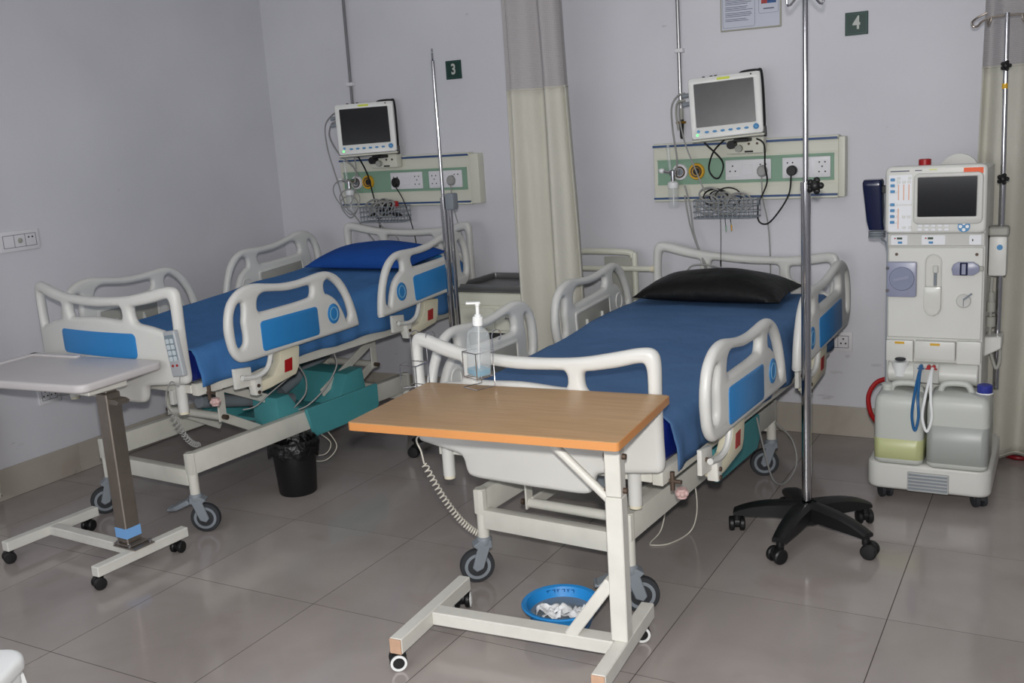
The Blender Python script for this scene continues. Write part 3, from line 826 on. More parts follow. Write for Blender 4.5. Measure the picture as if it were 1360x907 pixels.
MB().box(.299, .345, -.045, .001, .546, .757).bevel(.003, 1).build('inner_post', 'whitemetal', t4)
MB().bar((.30, -.022, .285), (.165, -.022, .096), .036, .045, (0, 1, 0)).bevel(.003, 1).build('gusset_brace', 'whitemetal', t4)
MB().cyl((.312, -.022, .52), (.06, -.022, .752), .013).build('top_strut', 'whitemetal', t4)
MB().box(.02, .345, -.045, .0, .748, .7595).build('top_channel', 'whitemetal', t4)
for zz in (.56, .66):
    MB().cyl((.29, -.02, zz), (.356, -.02, zz), .009, seg=8).build('bolt', 'rust', t4)

# white table at the left edge
t3 = thing('overbed_table', 'overbed table with pale moulded top and stainless steel post', 'table', (-.27, 1.19, 0), math.radians(-3), 'wheeled overbed tables')
A5 = math.radians(7)
def mt3(u, v, w):
    return (u*math.cos(A5)-v*math.sin(A5)-.235, u*math.sin(A5)+v*math.cos(A5)-.025, .765+w)
tp = plate(rrect(-.40, .315, -.205, .205, .045, 6), [], .032, .010, mt3, 3, smooth_n=0).build('tabletop', 'tabletop', t3)
lipo = rrect(-.39, .30, -.195, .195, .04, 6)
plate(rrect(-.393, -.12, .165, .199, .012, 4), [], .010, .004, lambda u, v, w: mt3(u, v, .019+w), 2, smooth_n=0).build('raised_lip', 'tabletop', tp)
plate(rrect(-.393, -.365, -.195, .199, .012, 4), [], .010, .004, lambda u, v, w: mt3(u, v, .019+w), 2, smooth_n=0).build('raised_lip', 'tabletop', tp)
MB().box(-.18, .02, -.11, .06, .715, .748).bevel(.004, 1).build('support_bracket', 'whitemetal', t3)
for xx, nm in ((.035, 'a'), (-.535, 'b')):
    lg = MB().box(xx-.02, xx+.02, -.205, .215, .052, .092).bevel(.003, 1).build('base_leg', 'whitemetal', t3)
    for yy in (-.18, .18):
        small_castor(t3, xx, yy, 2.8 if yy < 0 else 3.4, None, .054)
MB().box(-.515, .015, -.022, .022, .054, .092).bevel(.003, 1).build('cross_bar', 'whitemetal', t3)
MB().box(-.062, .002, -.028, .036, .104, .70).bevel(.004, 1).build('steel_post', 'darksteel', t3)
MB().box(-.054, -.006, -.020, .028, .700, .746).bevel(.003, 1).build('inner_post', 'darksteel', t3)
MB().box(-.068, .06, -.045, .05, .092, .097).bevel(.001, 1).build('foot_plate', 'darksteel', t3)
MB().box(-.07, .03, -.04, .045, .099, .104).bevel(.001, 1).build('foot_plate', 'darksteel', t3)
for (a, b) in ((-.05, -.034), (.02, -.034), (.05, .035)):
    MB().cyl((a, b, .092), (a, b, .112), .008, seg=8).build('bolt', 'steel', t3)
lb_ = MB().box(-.0635, .0035, -.0295, .0375, .125, .165).build('blue_label_band', 'labelblue', t3, False)
MB().prism([(.0, .66), (.05, .66), (.06, .672), (.04, .68), (.0, .68)], -.02, .03, 'xz').build('height_lever', 'darksteel', t3)

# ------------------------------------------------------------------ sanitiser bottle and wire holders
def wire_holder(label, loc, rz, hang):
    h = thing('wire_bottle_holder', label, 'wire holder', loc, rz, 'wire bottle holders')
    r = .0017; w, d = .034, .034
    def ring(z, x0, x1, y0, y1): return [(x0, y0, z), (x1, y0, z), (x1, y1, z), (x0, y1, z)]
    zb, ztp = .035, .115
    MB().tube(ring(ztp, -w, w, -d, d), r, 6, True).build('upper_wire_ring', 'chrome', h)
    MB().tube(ring(zb, -w, w, -d, d), r, 6, True).build('lower_wire_ring', 'chrome', h)
    for (a, b) in ((-w, -d), (w, -d)):
        MB().tube([(a, b, zb), (a, b, ztp)], r, 6).build('upright_wire', 'chrome', h)
    for a in (-w, w):
        if hang:
            pts = [(a, d, zb), (a, d, .205), (a, d+.006, .212), (a, d+.03, .214), (a, d+.046, .206), (a, d+.048, .19)]
        else:
            pts = [(a, -d-.005, .0017), (a, d, .0017), (a, d, .02), (a, d, .160)] + [(a, d+.018-.018*math.cos(t), .160+.018*math.sin(t)) for t in [k*PI/6 for k in range(1, 9)]]
        MB().tube(pts, r, 6).build('back_wire', 'chrome', h)
    if not hang:
        MB().tube([(-w, -d-.005, .0017), (w, -d-.005, .0017)], r, 6).build('base_wire', 'chrome', h)
    MB().tube([(-w, -d, zb), (w, d, zb)], r, 6).build('floor_wire', 'chrome', h)
    return h
wire_holder('wire bottle holder standing on the beech tabletop around the sanitiser', (1.248, 1.352, .786), math.radians(-22), False)
wh = bw(LB, -.412, -.065, .708)
wire_holder('empty wire bottle holder hooked over the near footboard corner', (wh[0], wh[1], wh[2]), math.radians(-4), True)

bt = thing('sanitiser_bottle', 'clear hand sanitiser pump bottle with little blue gel left', 'bottle', (1.248, 1.353, .8255), math.radians(-22), None)
def sq(w, d, z, r=.008): return [(a, b, z) for a, b in rrect(-w, w, -d, d, r, 3)]
def loft(mb, secs, caps=True):
    R = [[mb.bm.verts.new(p) for p in s_] for s_ in secs]
    for A, B in zip(R, R[1:]):
        for k in range(len(A)): mb.bm.faces.new((A[k], A[(k+1) % len(A)], B[(k+1) % len(A)], B[k]))
    if caps: mb.bm.faces.new(R[0]); mb.bm.faces.new(R[-1])
    return mb
mb = loft(MB(), [sq(.029, .026, 0), sq(.031, .028, .006), sq(.031, .028, .05), sq(.031, .028, .11), sq(.030, .026, .138, .012), sq(.014, .014, .155, .0139), sq(.013, .013, .165, .0129)], False)
mb.bm.verts.ensure_lookup_table(); mb.bm.faces.new(mb.bm.verts[0:16])
bo = mb.build('bottle_body', 'clear', bt, ang=60)
so = bo.modifiers.new('wall', 'SOLIDIFY'); so.thickness = .0012; so.offset = -1
loft(MB(), [sq(.0280, .0250, .0025), sq(.0290, .0260, .006), sq(.0290, .0260, .020)]).build('gel', 'gel', bt)
MB().lathe([(.0165, .160), (.0165, .184), (.014, .187)], seg=20).build('pump_collar', 'whiteplastic', bt)
MB().lathe([(.010, .187), (.011, .192), (.006, .195), (.006, .220), (.008, .222), (.008, .228)], seg=14).build('pump_stem', 'whiteplastic', bt)
MB().box(-.036, .009, -.008, .008, .226, .233).bevel(.002, 1).xf(Matrix.Rotation(math.radians(54), 4, 'Z')).build('pump_nozzle', 'whiteplastic', bt)
MB().cyl((0, 0, .02), (.004, 0, .17), .0025, seg=8).build('dip_tube', 'whiteplastic', bt)
bt.rotation_euler = (math.radians(0), math.radians(4), math.radians(-22))

# ------------------------------------------------------------------ IV stands
def star_base(parent, angs, R=.27):
    MB().lathe([(.03, .06), (.055, .065), (.058, .10), (.04, .125), (.03, .135)], seg=20).build('base_hub', 'black', parent)
    for a in angs:
        d = Vector((math.cos(a), math.sin(a), 0)); n = Vector((-d.y, d.x, 0))
        mb = MB(); rings = []
        for t in [k/8 for k in range(9)]:
            rr = .03 + (R-.03)*t
            wt = .036*(1-t)+.026*t; zt = .140 - .010*t - .036*t**3; zb = .082 - .006*t
            c = d*rr
            rings.append([mb.bm.verts.new(c + n*x_ + Vector((0, 0, z_))) for x_, z_ in ((-wt, zb), (wt, zb), (wt, zt-.008), (wt*.6, zt), (-wt*.6, zt), (-wt, zt-.008))])
        for A, B in zip(rings, rings[1:]):
            for k in range(6): mb.bm.faces.new((A[k], A[(k+1) % 6], B[(k+1) % 6], B[k]))
        mb.bm.faces.new(rings[0]); mb.bm.faces.new(rings[-1])
        mb.build('base_arm', 'black', parent, ang=50)
        p = d*(R-.012)
        small_castor(parent, p.x, p.y, a*1.7+1.0, None, .08, 1.2)
def star_knob(parent, c, r=.018, axis='y'):
    mb = MB()
    for k in range(5):
        a = 2*PI*k/5
        o = Vector((math.cos(a)*r*.72, 0, math.sin(a)*r*.72)) if axis == 'y' else Vector((0, math.cos(a)*r*.72, math.sin(a)*r*.72))
        mb.sphere(Vector(c)+o, r*.45, seg=8)
    mb.sphere(c, r*.75, seg=10)
    return mb.build('clamp_knob', 'black', parent)

iv = thing('iv_stand', 'steel IV stand on black five-star base beside the dialysis machine', 'IV stand', (2.027, 2.358, 0), 0, 'IV drip stands')
star_base(iv, [math.radians(190+72*k) for k in range(5)])
MB().cyl((0, 0, .10), (0, 0, 1.315), .0175).build('lower_tube', 'steel', iv)
MB().cyl((0, 0, 1.315), (0, 0, 2.02), .0095, seg=12).build('upper_rod', 'steel', iv)
MB().cyl((0, 0, 1.295), (0, 0, 1.325), .0195).build('clamp_collar', 'steel', iv)
star_knob(iv, (.034, -.012, 1.312), .027)
MB().cyl((0, 0, 1.312), (.03, -.01, 1.312), .007, seg=8).build('knob_shaft', 'steel', iv)
for k, a in enumerate((.516, .516+PI)):
    dx, dy = math.cos(a), math.sin(a)
    for s in (-1, 1):
        o = Vector((-dy*.02*s, dx*.02*s, 0))
    pts = [(0, 0, 1.975), (dx*.02, dy*.02, 1.955), (dx*.05, dy*.05, 1.922), (dx*.058, dy*.058, 1.920), (dx*.062, dy*.062, 1.928), (dx*.064, dy*.064, 1.985)]
    MB().tube(pts, .004, 8).build('bag_hook', 'steel', iv)

iv3 = thing('iv_stand', 'slim steel IV stand between the far bed and the bedside locker', 'IV stand', (.15, 2.92, 0), 0, 'IV drip stands')
star_base(iv3, [math.radians(242+72*k) for k in range(5)])
MB().cyl((0, 0, .10), (0, 0, 1.27), .0165).build('lower_tube', 'steel', iv3)
MB().cyl((.036, .0, .35), (.036, .0, 1.23), .011).build('side_tube', 'steel', iv3)
MB().cyl((0, 0, 1.27), (0, 0, 1.918), .0085, seg=12).build('upper_rod', 'steel', iv3)
MB().box(.026, .074, -.03, .02, 1.21, 1.29).bevel(.010, 2).build('clamp_block', 'castor', iv3)
MB().tube([(.007*math.sin(t), -.012*math.sin(t), 1.915+.028*(1-math.cos(t))) for t in [2*PI*k/20 for k in range(20)]], .004, 8, True).build('bag_hook', 'steel', iv3)

# ------------------------------------------------------------------ wall service panels
def bed_head_panel(label, x0, z0, ring_x, plates_at, endx=.03):
    """x0 = left end; ring_x offsets for white and yellow gas outlets"""
    L = .905
    p = thing('bed_head_panel', label, 'service panel', (x0, 3.648, z0), 0, 'bed head service panels')
    MB().box(0, L, -.055, 0, .012, .268).bevel(.003, 1).build('panel_body', 'panel', p)
    MB().box(0, L, -.062, -.0, .268, .284).bevel(.004, 1).build('top_rail', 'panel', p)
    MB().box(0, L, -.062, -.0, -.004, .012).bevel(.004, 1).build('bottom_rail', 'panel', p)
    MB().box(0, L-.004, -.065, -.060, .266, .277).build('blue_strip', 'bluestripe', p)
    MB().box(0, L-.004, -.065, -.060, .008, .018).build('blue_strip', 'bluestripe', p)
    MB().box(.0, L, -.059, -.055, .212, .217).build('groove_line', 'panel', p)
    MB().box(.0, L, -.059, -.055, .064, .069).build('groove_line', 'panel', p)
    MB().box(.022, L-.02, -.058, -.0545, .080, .204).build('green_band', 'green', p)
    MB().box(.022, L-.02, -.0635, -.058, .196, .204).build('green_lip', 'green', p)
    MB().box(.022, L-.02, -.0635, -.058, .080, .088).build('green_lip', 'green', p)
    MB().box(L, L+endx, -.062, 0, .0, .276).bevel(.006, 2).build('end_cap', 'panel', p)
    for xx, mm, inner in ((ring_x[0], 'socket', 'castor'), (ring_x[1], 'yellow', 'hole')):
        g_ = MB().lathe([(.018, -.058), (.018, -.068), (.024, -.071), (.038, -.070), (.041, -.064), (.041, -.058)], (xx, 0, .142), 28, 'y').build('gas_outlet_ring', mm, p)
        MB().lathe([(.004, -.066), (.018, -.066), (.018, -.058)], (xx, 0, .142), 20, 'y').build('outlet_bore', inner, g_)
        MB().lathe([(.021, -.0715), (.027, -.0725), (.029, -.071)], (xx, 0, .142), 20, 'y', False).build('bore_ring', 'rust', g_)
    for px, kinds in plates_at:
        pl = MB().box(px, px+.222, -.0665, -.058, .094, .190).bevel(.004, 2).build('socket_plate', 'socket', p)
        for k, kd in enumerate(kinds):
            cx = px+.037+.074*k
            if kd == 'o':
                MB().box(cx-.026, cx+.026, -.0685, -.066, .117, .167).bevel(.001, 1).build('rocker_switch', 'socket', pl)
                continue
            MB().box(cx-.033, cx+.033, -.0675, -.066, .110, .174).bevel(.0005, 1).build('module_frame', 'socket', pl)
            H = {'3': [(0, .019), (-.013, -.006), (.013, -.006)], '5': [(-.013, .022), (.013, .022), (0, .002), (-.014, -.022), (.014, -.022)], '2': [(-.012, .024), (.012, .024)]}[kd]
            for a, b in H:
                MB().cyl((cx+a, -.0685, .142+b), (cx+a, -.064, .142+b), .0038, seg=8).build('socket_hole', 'hole', pl)
    return p
panB = bed_head_panel('ivory bed head panel with green band and sockets above the black pillow', .990, 1.172, (.140, .226), ((.372, '3o5'), (.648, '2o5')))
panA = bed_head_panel('ivory bed head panel with green band and sockets above the blue pillow', -1.0, 1.184, (.118, .202), ((.368, '5o5'), (.634, '5o2')), .06)

# ------------------------------------------------------------------ patient monitors
def monitor(label, c, yaw, roll, scr):
    t = thing('patient_monitor', label, 'patient monitor', c, 0, 'wall mounted patient monitors')
    t.rotation_euler = (math.radians(-4), roll, yaw)
    b = MB().box(-.166, .166, 0, .11, -.142, .142); b.bevel(.016, 3)
    b.warp(lambda v: Vector((v.x*(1-.10*v.y/.11), v.y, v.z*(1-.08*v.y/.11))))
    b.build('casing', 'device', t)
    plate(rrect(-.163, .163, -.139, .139, .014), [rrect(-.138, .132, -.086, .112, .004)], .012, .003, lambda u, v, w: (u, -.003-w, v), 2, smooth_n=0).build('front_bezel', 'device', t)
    MB().box(-.140, .134, -.003, .002, -.088, .114).build('screen', scr, t)
    for k in range(6):
        MB().lathe([(.009, -.0085), (.009, -.011), (.006, -.012)], (-.092+.036*k, 0, -.110), 14, 'y').warp(lambda v, x=-.092+.036*k: Vector((x+(v.x-x)*1.15, v.y, -.110+(v.z+.110)*.6))).build('button', 'btnblue', t)
    MB().lathe([(.013, -.0085), (.013, -.016), (.009, -.018)], (.131, 0, -.108), 18, 'y').build('trim_knob', 'btnblue', t)
    MB().cyl((-.13, -.010, -.104), (-.13, -.008, -.104), .0075, seg=12).build('power_button', 'btnblue', t)
    MB().cyl((-.136, -.0105, -.120), (-.136, -.008, -.120), .0055, seg=10).build('power_led', 'greenled', t)
    MB().prism(rrect(-.032, .028, .120, .131, .005), -.0105, -.0085, 'xz').build('maker_mark', 'lime', t)
    MB().cyl((.122, -.0105, .129), (.122, -.0085, .129), .004, seg=10).build('sensor', 'hole', t)
    for a, b_ in ((-.10, -.085), (-.065, -.05), (-.045, -.03)):
        MB().box(a, b_, .02, .05, .139, .147).bevel(.003, 1).build('top_stud', 'black', t)
    MB().tube(catmull([(.07, .05, .142), (.09, .05, .149), (.15, .05, .149), (.17, .05, .13), (.17, .05, -.06), (.165, .05, -.13)], 5, False), .006, 8).build('carry_handle', 'black', t)
    MB().box(-.166, .166, .005, .10, -.150, -.141).bevel(.003, 1).build('base_plate', 'panel', t)
    for zz, mm in ((.075, 'btnblue'), (.035, 'castor')):
        MB().cyl((-.150, .05, zz), (-.198, .045, zz-.005), .010, seg=10).build('sensor_plug', 'castor', t)
    MB().box(.160, .176, .03, .07, -.155, -.105).bevel(.004, 1).build('cable_clip', 'black', t)
    return t
monB = monitor('patient monitor with dusty dark screen above the black pillow', (1.425, 3.40, 1.618), math.radians(14), math.radians(-3), 'screendust')
monA = monitor('patient monitor with clean black screen above the blue pillow', (-.655, 3.42, 1.635), math.radians(32), math.radians(-1), 'screen')
def mount(label, x, z):
    t = thing('monitor_wall_mount', label, 'wall mount', (x, 3.583, z), 0, 'monitor wall mounts')
    MB().box(-.09, .09, -.055, 0, -.045, .03).bevel(.006, 2).build('mount_box', 'panel', t)
    MB().box(-.035, .035, -.12, -.05, .012, .028).bevel(.003, 1).build('tilt_plate', 'black', t)
    MB().cyl((-.055, -.10, .0), (-.055, -.055, .0), .020).build('tilt_knob', 'black', t)
    MB().cyl((-.025, -.08, -.02), (-.025, -.055, -.02), .017).build('pivot_boss', 'backgrey', t)
    for a in (.02, .06): MB().cyl((a, -.058, .0), (a, -.054, .0), .006, seg=10).build('screw', 'rust', t)
    MB().box(.0, .04, -.058, -.054, -.04, -.032).build('slot', 'hole', t)
    return t
mount('ivory wall mount with black knob under the dusty monitor', 1.475, 1.437)
mount('ivory wall mount with black knob under the clean black monitor', -.63, 1.452)

# cables of the monitors
WC = 3.57
def wcable(name, pts, r, m_): return cable(name, pts, r, m_)
c = tag(wcable('power_cable', [(1.54, 3.50, 1.46), (1.575, 3.50, 1.43), (1.57, 3.53, 1.33), (1.572, 3.555, 1.25), (1.53, 3.56, 1.15), (1.525, 3.57, 1.07), (1.57, 3.57, 1.055), (1.63, 3.57, 1.12), (1.675, 3.565, 1.20), (1.685, 3.56, 1.29)], .0042, 'blackcable'), 'black power cable looping from dusty monitor to a round plug', 'cable')
pl = tag(MB().lathe([(.020, -.028), (.024, -.022), (.024, -.0), (.012, 0)], (1.687, 3.576, 1.302), 20, 'y').build('plug', 'black'), 'round black plug in the right socket plate above the black pillow', 'plug')
tag(wcable('monitor_lead', [(1.29, 3.46, 1.47), (1.31, 3.46, 1.445), (1.375, 3.50, 1.36), (1.355, 3.52, 1.29), (1.325, 3.52, 1.285), (1.30, 3.52, 1.33), (1.335, 3.49, 1.41), (1.40, 3.46, 1.465)], .0042, 'blackcable'), 'black cable loop hanging below the dusty monitor', 'cable')
def grey_plug(label, x, z, pts, m_='greycable', group=None):
    t = thing('plug_and_lead', label, 'plug', (x, 3.582, z), 0, group)
    MB().lathe([(.016, -.030), (.023, -.022), (.024, 0), (.01, 0)], (0, 0, 0), 18, 'y').warp(lambda v: Vector((v.x, v.y, v.z*1.2))).build('plug_body', m_, t)
    cable('lead', [(a-x, b-3.582, c_-z) for a, b, c_ in pts], .0032, m_, t)
    return t
grey_plug('grey plug and lead hanging from the left socket plate by sign 4', 1.545, 1.305, [(1.545, 3.56, 1.29), (1.545, 3.575, 1.18), (1.557, 3.62, 1.05), (1.562, 3.635, .90), (1.562, 3.64, .70)])
grey_plug('grey plug and lead in the right socket of the far panel', -.21, 1.318, [(-.21, 3.56, 1.30), (-.205, 3.575, 1.15), (-.185, 3.60, 1.02), (-.14, 3.60, .90), (-.12, 3.61, .75)])
grey_plug('black plug and lead in the left socket of the far panel', -.59, 1.318, [(-.59, 3.56, 1.30), (-.54, 3.56, 1.22), (-.50, 3.56, 1.10), (-.475, 3.56, .98), (-.47, 3.54, .965)], 'blackcable')

# grey sensor leads from the monitors
def leads(tid, label, sets, group='bundles of sensor leads'):
    t = thing('sensor_leads', label, 'cable', (0, 0, 0), 0, group)
    for pts, r, m_ in sets: cable('lead', pts, r, m_, t)
    return t
leads('b', 'grey sensor leads running from the dusty monitor down to the pillow', [
    ([(1.21, 3.46, 1.69), (1.17, 3.47, 1.68), (1.135, 3.48, 1.63), (1.13, 3.50, 1.52), (1.14, 3.52, 1.38), (1.12, 3.55, 1.30)], .0045, 'greycable'),
    ([(1.21, 3.46, 1.65), (1.185, 3.47, 1.655), (1.165, 3.50, 1.58), (1.185, 3.52, 1.45), (1.235, 3.52, 1.32), (1.28, 3.51, 1.22)], .004, 'greycable'),
    ([(1.21, 3.46, 1.655), (1.17, 3.47, 1.65), (1.15, 3.50, 1.60), (1.152, 3.52, 1.52)], .0055, 'backgrey'),
    ([(1.165, 3.55, 1.25), (1.19, 3.55, 1.15), (1.205, 3.55, 1.02), (1.26, 3.50, .90), (1.31, 3.42, .83), (1.33, 3.38, .815)], .0045, 'greycable'),
    ([(1.16, 3.56, 1.20), (1.175, 3.56, 1.10), (1.19, 3.56, 1.03), (1.24, 3.52, .93), (1.30, 3.45, .85), (1.28, 3.40, .83), (1.22, 3.40, .84), (1.24, 3.44, .87), (1.34, 3.46, .86), (1.42, 3.42, .83)], .0042, 'greycable'),
])
leads('a', 'grey sensor leads looping from the clean black monitor to the bed', [
    ([(-.80, 3.36, 1.73), (-.87, 3.40, 1.72), (-.96, 3.44, 1.66), (-.98, 3.47, 1.52), (-.955, 3.50, 1.34), (-.93, 3.52, 1.20), (-.88, 3.54, 1.13), (-.80, 3.53, 1.04), (-.69, 3.50, .95)], .0045, 'greycable'),
    ([(-.80, 3.36, 1.68), (-.88, 3.40, 1.67), (-.95, 3.46, 1.60), (-.94, 3.52, 1.50), (-.87, 3.55, 1.42), (-.85, 3.56, 1.36)], .005, 'greycable'),
    ([(-.80, 3.36, 1.74), (-.86, 3.42, 1.70), (-.865, 3.50, 1.58), (-.85, 3.55, 1.45), (-.86, 3.54, 1.33)], .0035, 'greycable'),
    ([(-.72, 3.52, 1.11), (-.66, 3.52, 1.06), (-.57, 3.50, 1.02), (-.535, 3.48, .97), (-.56, 3.46, .945)], .0038, 'greycable'),
])
cable_b = tag(wcable('power_cable', [(-.745, 3.44, 1.485), (-.735, 3.50, 1.38), (-.735, 3.54, 1.25), (-.70, 3.53, 1.12), (-.69, 3.52, 1.03), (-.64, 3.50, .97), (-.58, 3.48, .93)], .0045, 'blackcable'), 'black cable dropping from the clean black monitor to the blue pillow', 'cable')

# wire baskets with coiled leads
def basket(label, x, z, seed, dark):
    t = thing('wire_basket', label, 'wire basket', (x, 3.583, z), 0, 'wire baskets below the panels')
    r = .0021; w, d, h = .155, .12, .085
    for zz in (0, .028, .056, h):
        MB().tube([(a, b-d-.004, zz) for a, b in rrect(-w, w, 0, d, .03, 4)], r, 6, True).build('basket_ring', 'castor', t)
    for k in range(13):
        xx = -w+.02+(2*w-.04)*k/12
        MB().tube([(xx, -d-.004, h), (xx, -d-.004, 0), (xx, -.004, 0), (xx, -.004, h)], r, 6).build('basket_wire', 'castor', t)
    for k in range(3):
        yy = -.03-.03*k
        MB().tube([(-w, yy, h), (-w, yy, 0), (w, yy, 0), (w, yy, h)], r, 6).build('basket_wire', 'castor', t)
    random.seed(seed)
    n = thing('coiled_leads', label.replace('wire basket holding', 'heap of').replace('grey ', 'tangled '), 'cable', (x, 3.583, z), 0, 'coiled leads in the baskets')
    for k in range(13):
        cx = random.uniform(-.085, .06); cy = random.uniform(-.08, -.05); cz = random.uniform(.05, .105); R_ = random.uniform(.034, .058)
        tx, ty = random.uniform(-.5, .5), random.uniform(.9, 1.5)
        pts = []
        for i in range(26):
            a = i/25*2*PI*1.7
            v = Vector((R_*math.cos(a), R_*math.sin(a)*.8, .003*i/5))
            v = rotm('X', ty) @ (rotm('Y', tx) @ v)
            pts.append((cx+v.x*1.1, max(-.108, min(-.012, cy+v.y)), max(.012, cz+v.z)))
        cable('lead', pts, .0042 if k % 2 else .0032, ('blackcable' if (k % 3 == 0 or dark) and k < 9 else 'greycable'), n, 3)
    return t, n
basket('wire basket holding grey ECG leads under the panel by sign 4', 1.385, 1.095, 5, False)
_, nA = basket('wire basket holding grey cuff tubing under the panel by sign 3', -.645, 1.102, 9, False)
mb = MB().grid(lambda u, v: Vector((-.10+.2*u, -.10+.06*v+.01*math.sin(u*7), .03+.07*math.sin(PI*u)*math.sin(PI*(.15+.7*v))+.006*noise.noise(Vector((u*5, v*5, 1))))), 16, 10)
cf_ = mb.build('pressure_cuff', 'black', nA); so = cf_.modifiers.new('t', 'SOLIDIFY'); so.thickness = .006
MB().box(.06, .10, -.085, -.06, .075, .115).bevel(.008, 2).build('red_tag', 'red', nA)
for k, (xx, l_, m_) in enumerate(((1.362, .20, 'black'), (1.385, .035, 'green'), (1.412, .03, 'brass'))):
    t = thing('ecg_clip_lead', 'dark electrode lead dangling %s below the basket' % ('to the pillow,', 'second,', 'rightmost,')[k], 'cable', (xx, 3.49, 1.09), 0, 'electrode leads under the basket')
    cable('lead', [(0, 0, .0), (.002, -.005, -l_*.5), (.006, -.01 if k else -.03, -l_)], .0018, 'blackcable', t)
    MB().cyl((.006, -.01 if k else -.03, -l_), (.008, -.012 if k else -.034, -l_-.03), .0045, .003, 8).build('snap_clip', m_, t)

# oxygen humidifiers
def humidifier(label, x, z):
    t = thing('oxygen_humidifier', label, 'humidifier', (x, 3.515, z), 0, 'oxygen flowmeters with humidifier bottles')
    MB().cyl((-.012, 0, .02), (-.022, 0, .155), .009, seg=12).build('flow_tube', 'clear', t)
    MB().cyl((0, .06, .02), (0, -.01, .02), .016).build('valve_body', 'steel', t)
    MB().cyl((-.05, .0, .03), (0, 0, .02), .008, seg=10).build('inlet', 'steel', t)
    MB().lathe([(.009, 0), (.015, .008), (.015, .02), (.008, .024)], (-.058, 0, .02), 12).build('flow_knob', 'whiteplastic', t)
    MB().cyl((0, 0, .03), (0, 0, -.03), .012, seg=12).build('neck', 'steel', t)
    MB().lathe([(.025, -.055), (.027, -.05), (.027, -.028), (.015, -.02)], seg=20).build('bottle_lid', 'whiteplastic', t)
    MB().lathe([(.004, -.150), (.022, -.150), (.026, -.143), (.025, -.056)], seg=20, caps=False).build('bottle', 'clear', t)
    MB().cyl((.0, 0, -.05), (.0, 0, -.14), .003, seg=8).build('bubbler_tube', 'whiteplastic', t)
    return t
humidifier('clear oxygen humidifier bottle hanging on the panel by sign 4', 1.118, 1.295)
humidifier('clear oxygen humidifier bottle among coiled tubing by sign 3', -.885, 1.315)
t = thing('oxygen_tubing', 'clear oxygen tubing coiled around the humidifier by sign 3', 'tubing', (0, 0, 0))
for k in range(3):
    cx, cz, R_ = (-.90, -.87, -.885)[k], (1.27, 1.22, 1.19)[k], (.075, .07, .06)[k]
    MB().tube([(cx+R_*math.cos(a), 3.48+.015*math.sin(2*a)+.01*k, cz+R_*1.05*math.sin(a)) for a in [2*PI*i/28 for i in range(28)]], .0035, 6, True).build('tubing_loop', 'greycable', t)

# conduits
def conduit(label, pts, clipz):
    t = thing('wall_conduit', label, 'pipe', (0, 0, 0), 0, 'vertical wall pipes')
    MB().tube(pts, .009, 10).build('pipe', 'pipe', t)
    for z in clipz:
        xx = pts[0][0]
        MB().box(xx-.022, xx+.022, 3.612, 3.648, z-.01, z+.01).bevel(.003, 1).build('pipe_clip', 'socket', t)
    return t
conduit('thin grey pipe running up the wall behind the clean black monitor', [(-.895, 3.628, 1.46), (-.888, 3.628, 2.94)], [1.895])
cB = conduit('thin grey pipe running up the wall behind the dusty monitor', [(1.128, 3.628, 1.62), (1.122, 3.628, 2.94)], [1.90])
v_ = thing('pipe_valve', 'small brass valve with black hose end on the pipe by sign 4', 'valve', (1.13, 3.628, 1.57))
MB().cyl((0, 0, -.01), (0, 0, .055), .011, seg=10).build('valve_stem', 'backgrey', v_)
MB().cyl((-.025, -.008, -.015), (.025, -.008, -.015), .006, seg=8).build('brass_lever', 'brass', v_)
MB().lathe([(.006, -.095), (.009, -.085), (.010, -.05), (.012, -.03), (.012, .0)], seg=12).build('hose_end', 'black', v_)

# ------------------------------------------------------------------ signs, notice, sockets
def sign(num, x, z):
    t = thing('bed_number_sign', {'3': 'dark green number sign left of the cream curtain, above the far bed', '4': 'dark green number sign above the dialysis machine and IV stand'}[num], 'sign', (x, 3.648, z), 0, 'bed number signs')
    MB().box(-.05, .05, -.006, 0, -.05, .05).bevel(.001, 1).build('sign_board', 'signgreen', t)
    plate(rrect(-.043, .043, -.043, .043, .002), [rrect(-.041, .041, -.041, .041, .002)], .0006, .0001, lambda u, v, w: (u, -.0063+w, v), 0, smooth_n=0).build('border_line', mat('sign_border', (52, 88, 78), .5, var=0), t)
    MB_ = text_mesh(num, .078, .0004, .0022, .82)
    o = MB_.build('numeral', 'signtext', t, False); o.location = (0, -.0066, .001)
sign('4', 1.961, 1.942); sign('3', -.186, 1.919)
nb = thing('wall_notice', 'framed laminated notice with printed paragraphs and a small photo', 'notice', (1.48, 3.648, 2.11), 0)
nb.rotation_euler = (0, math.radians(0.4), 0)
MB().box(-.145, .145, -.008, 0, -.145, .145).bevel(.002, 1).build('notice_board', 'noticeframe', nb)
MB().box(-.138, .138, -.0095, -.008, -.138, .138).build('notice_sheet', 'paper', nb)
for k, (x0_, x1_, z0_, z1_) in enumerate(((-.133, .022, -.130, .133), (.04, .133, -.078, .133))):
    plate(rrect(x0_, x1_, z0_, z1_, .008), [rrect(x0_+.0012, x1_-.0012, z0_+.0012, z1_-.0012, .007)], .0006, .0001, lambda u, v, w: (u, -.0098+w, v), 0, smooth_n=0).build('printed_box', 'ink', nb)
zz = .118
random.seed(21)
for para, n_, first in ((0, 3, True), (1, 4, False), (2, 2, True), (3, 4, False), (4, 3, False), (5, 3, False), (6, 2, False)):
    if first or para == 3:
        MB().box(-.125, -.125+random.uniform(.06, .10), -.0102, -.0096, zz-.0045, zz+.0005).build('heading_line', 'black', nb); zz -= .012
    for k in range(n_):
        if zz < -.120: break
        MB().box(-.120, random.uniform(-.02, .012), -.0101, -.0096, zz-.0026, zz).build('text_line', 'ink', nb); zz -= .0075
    zz -= .005
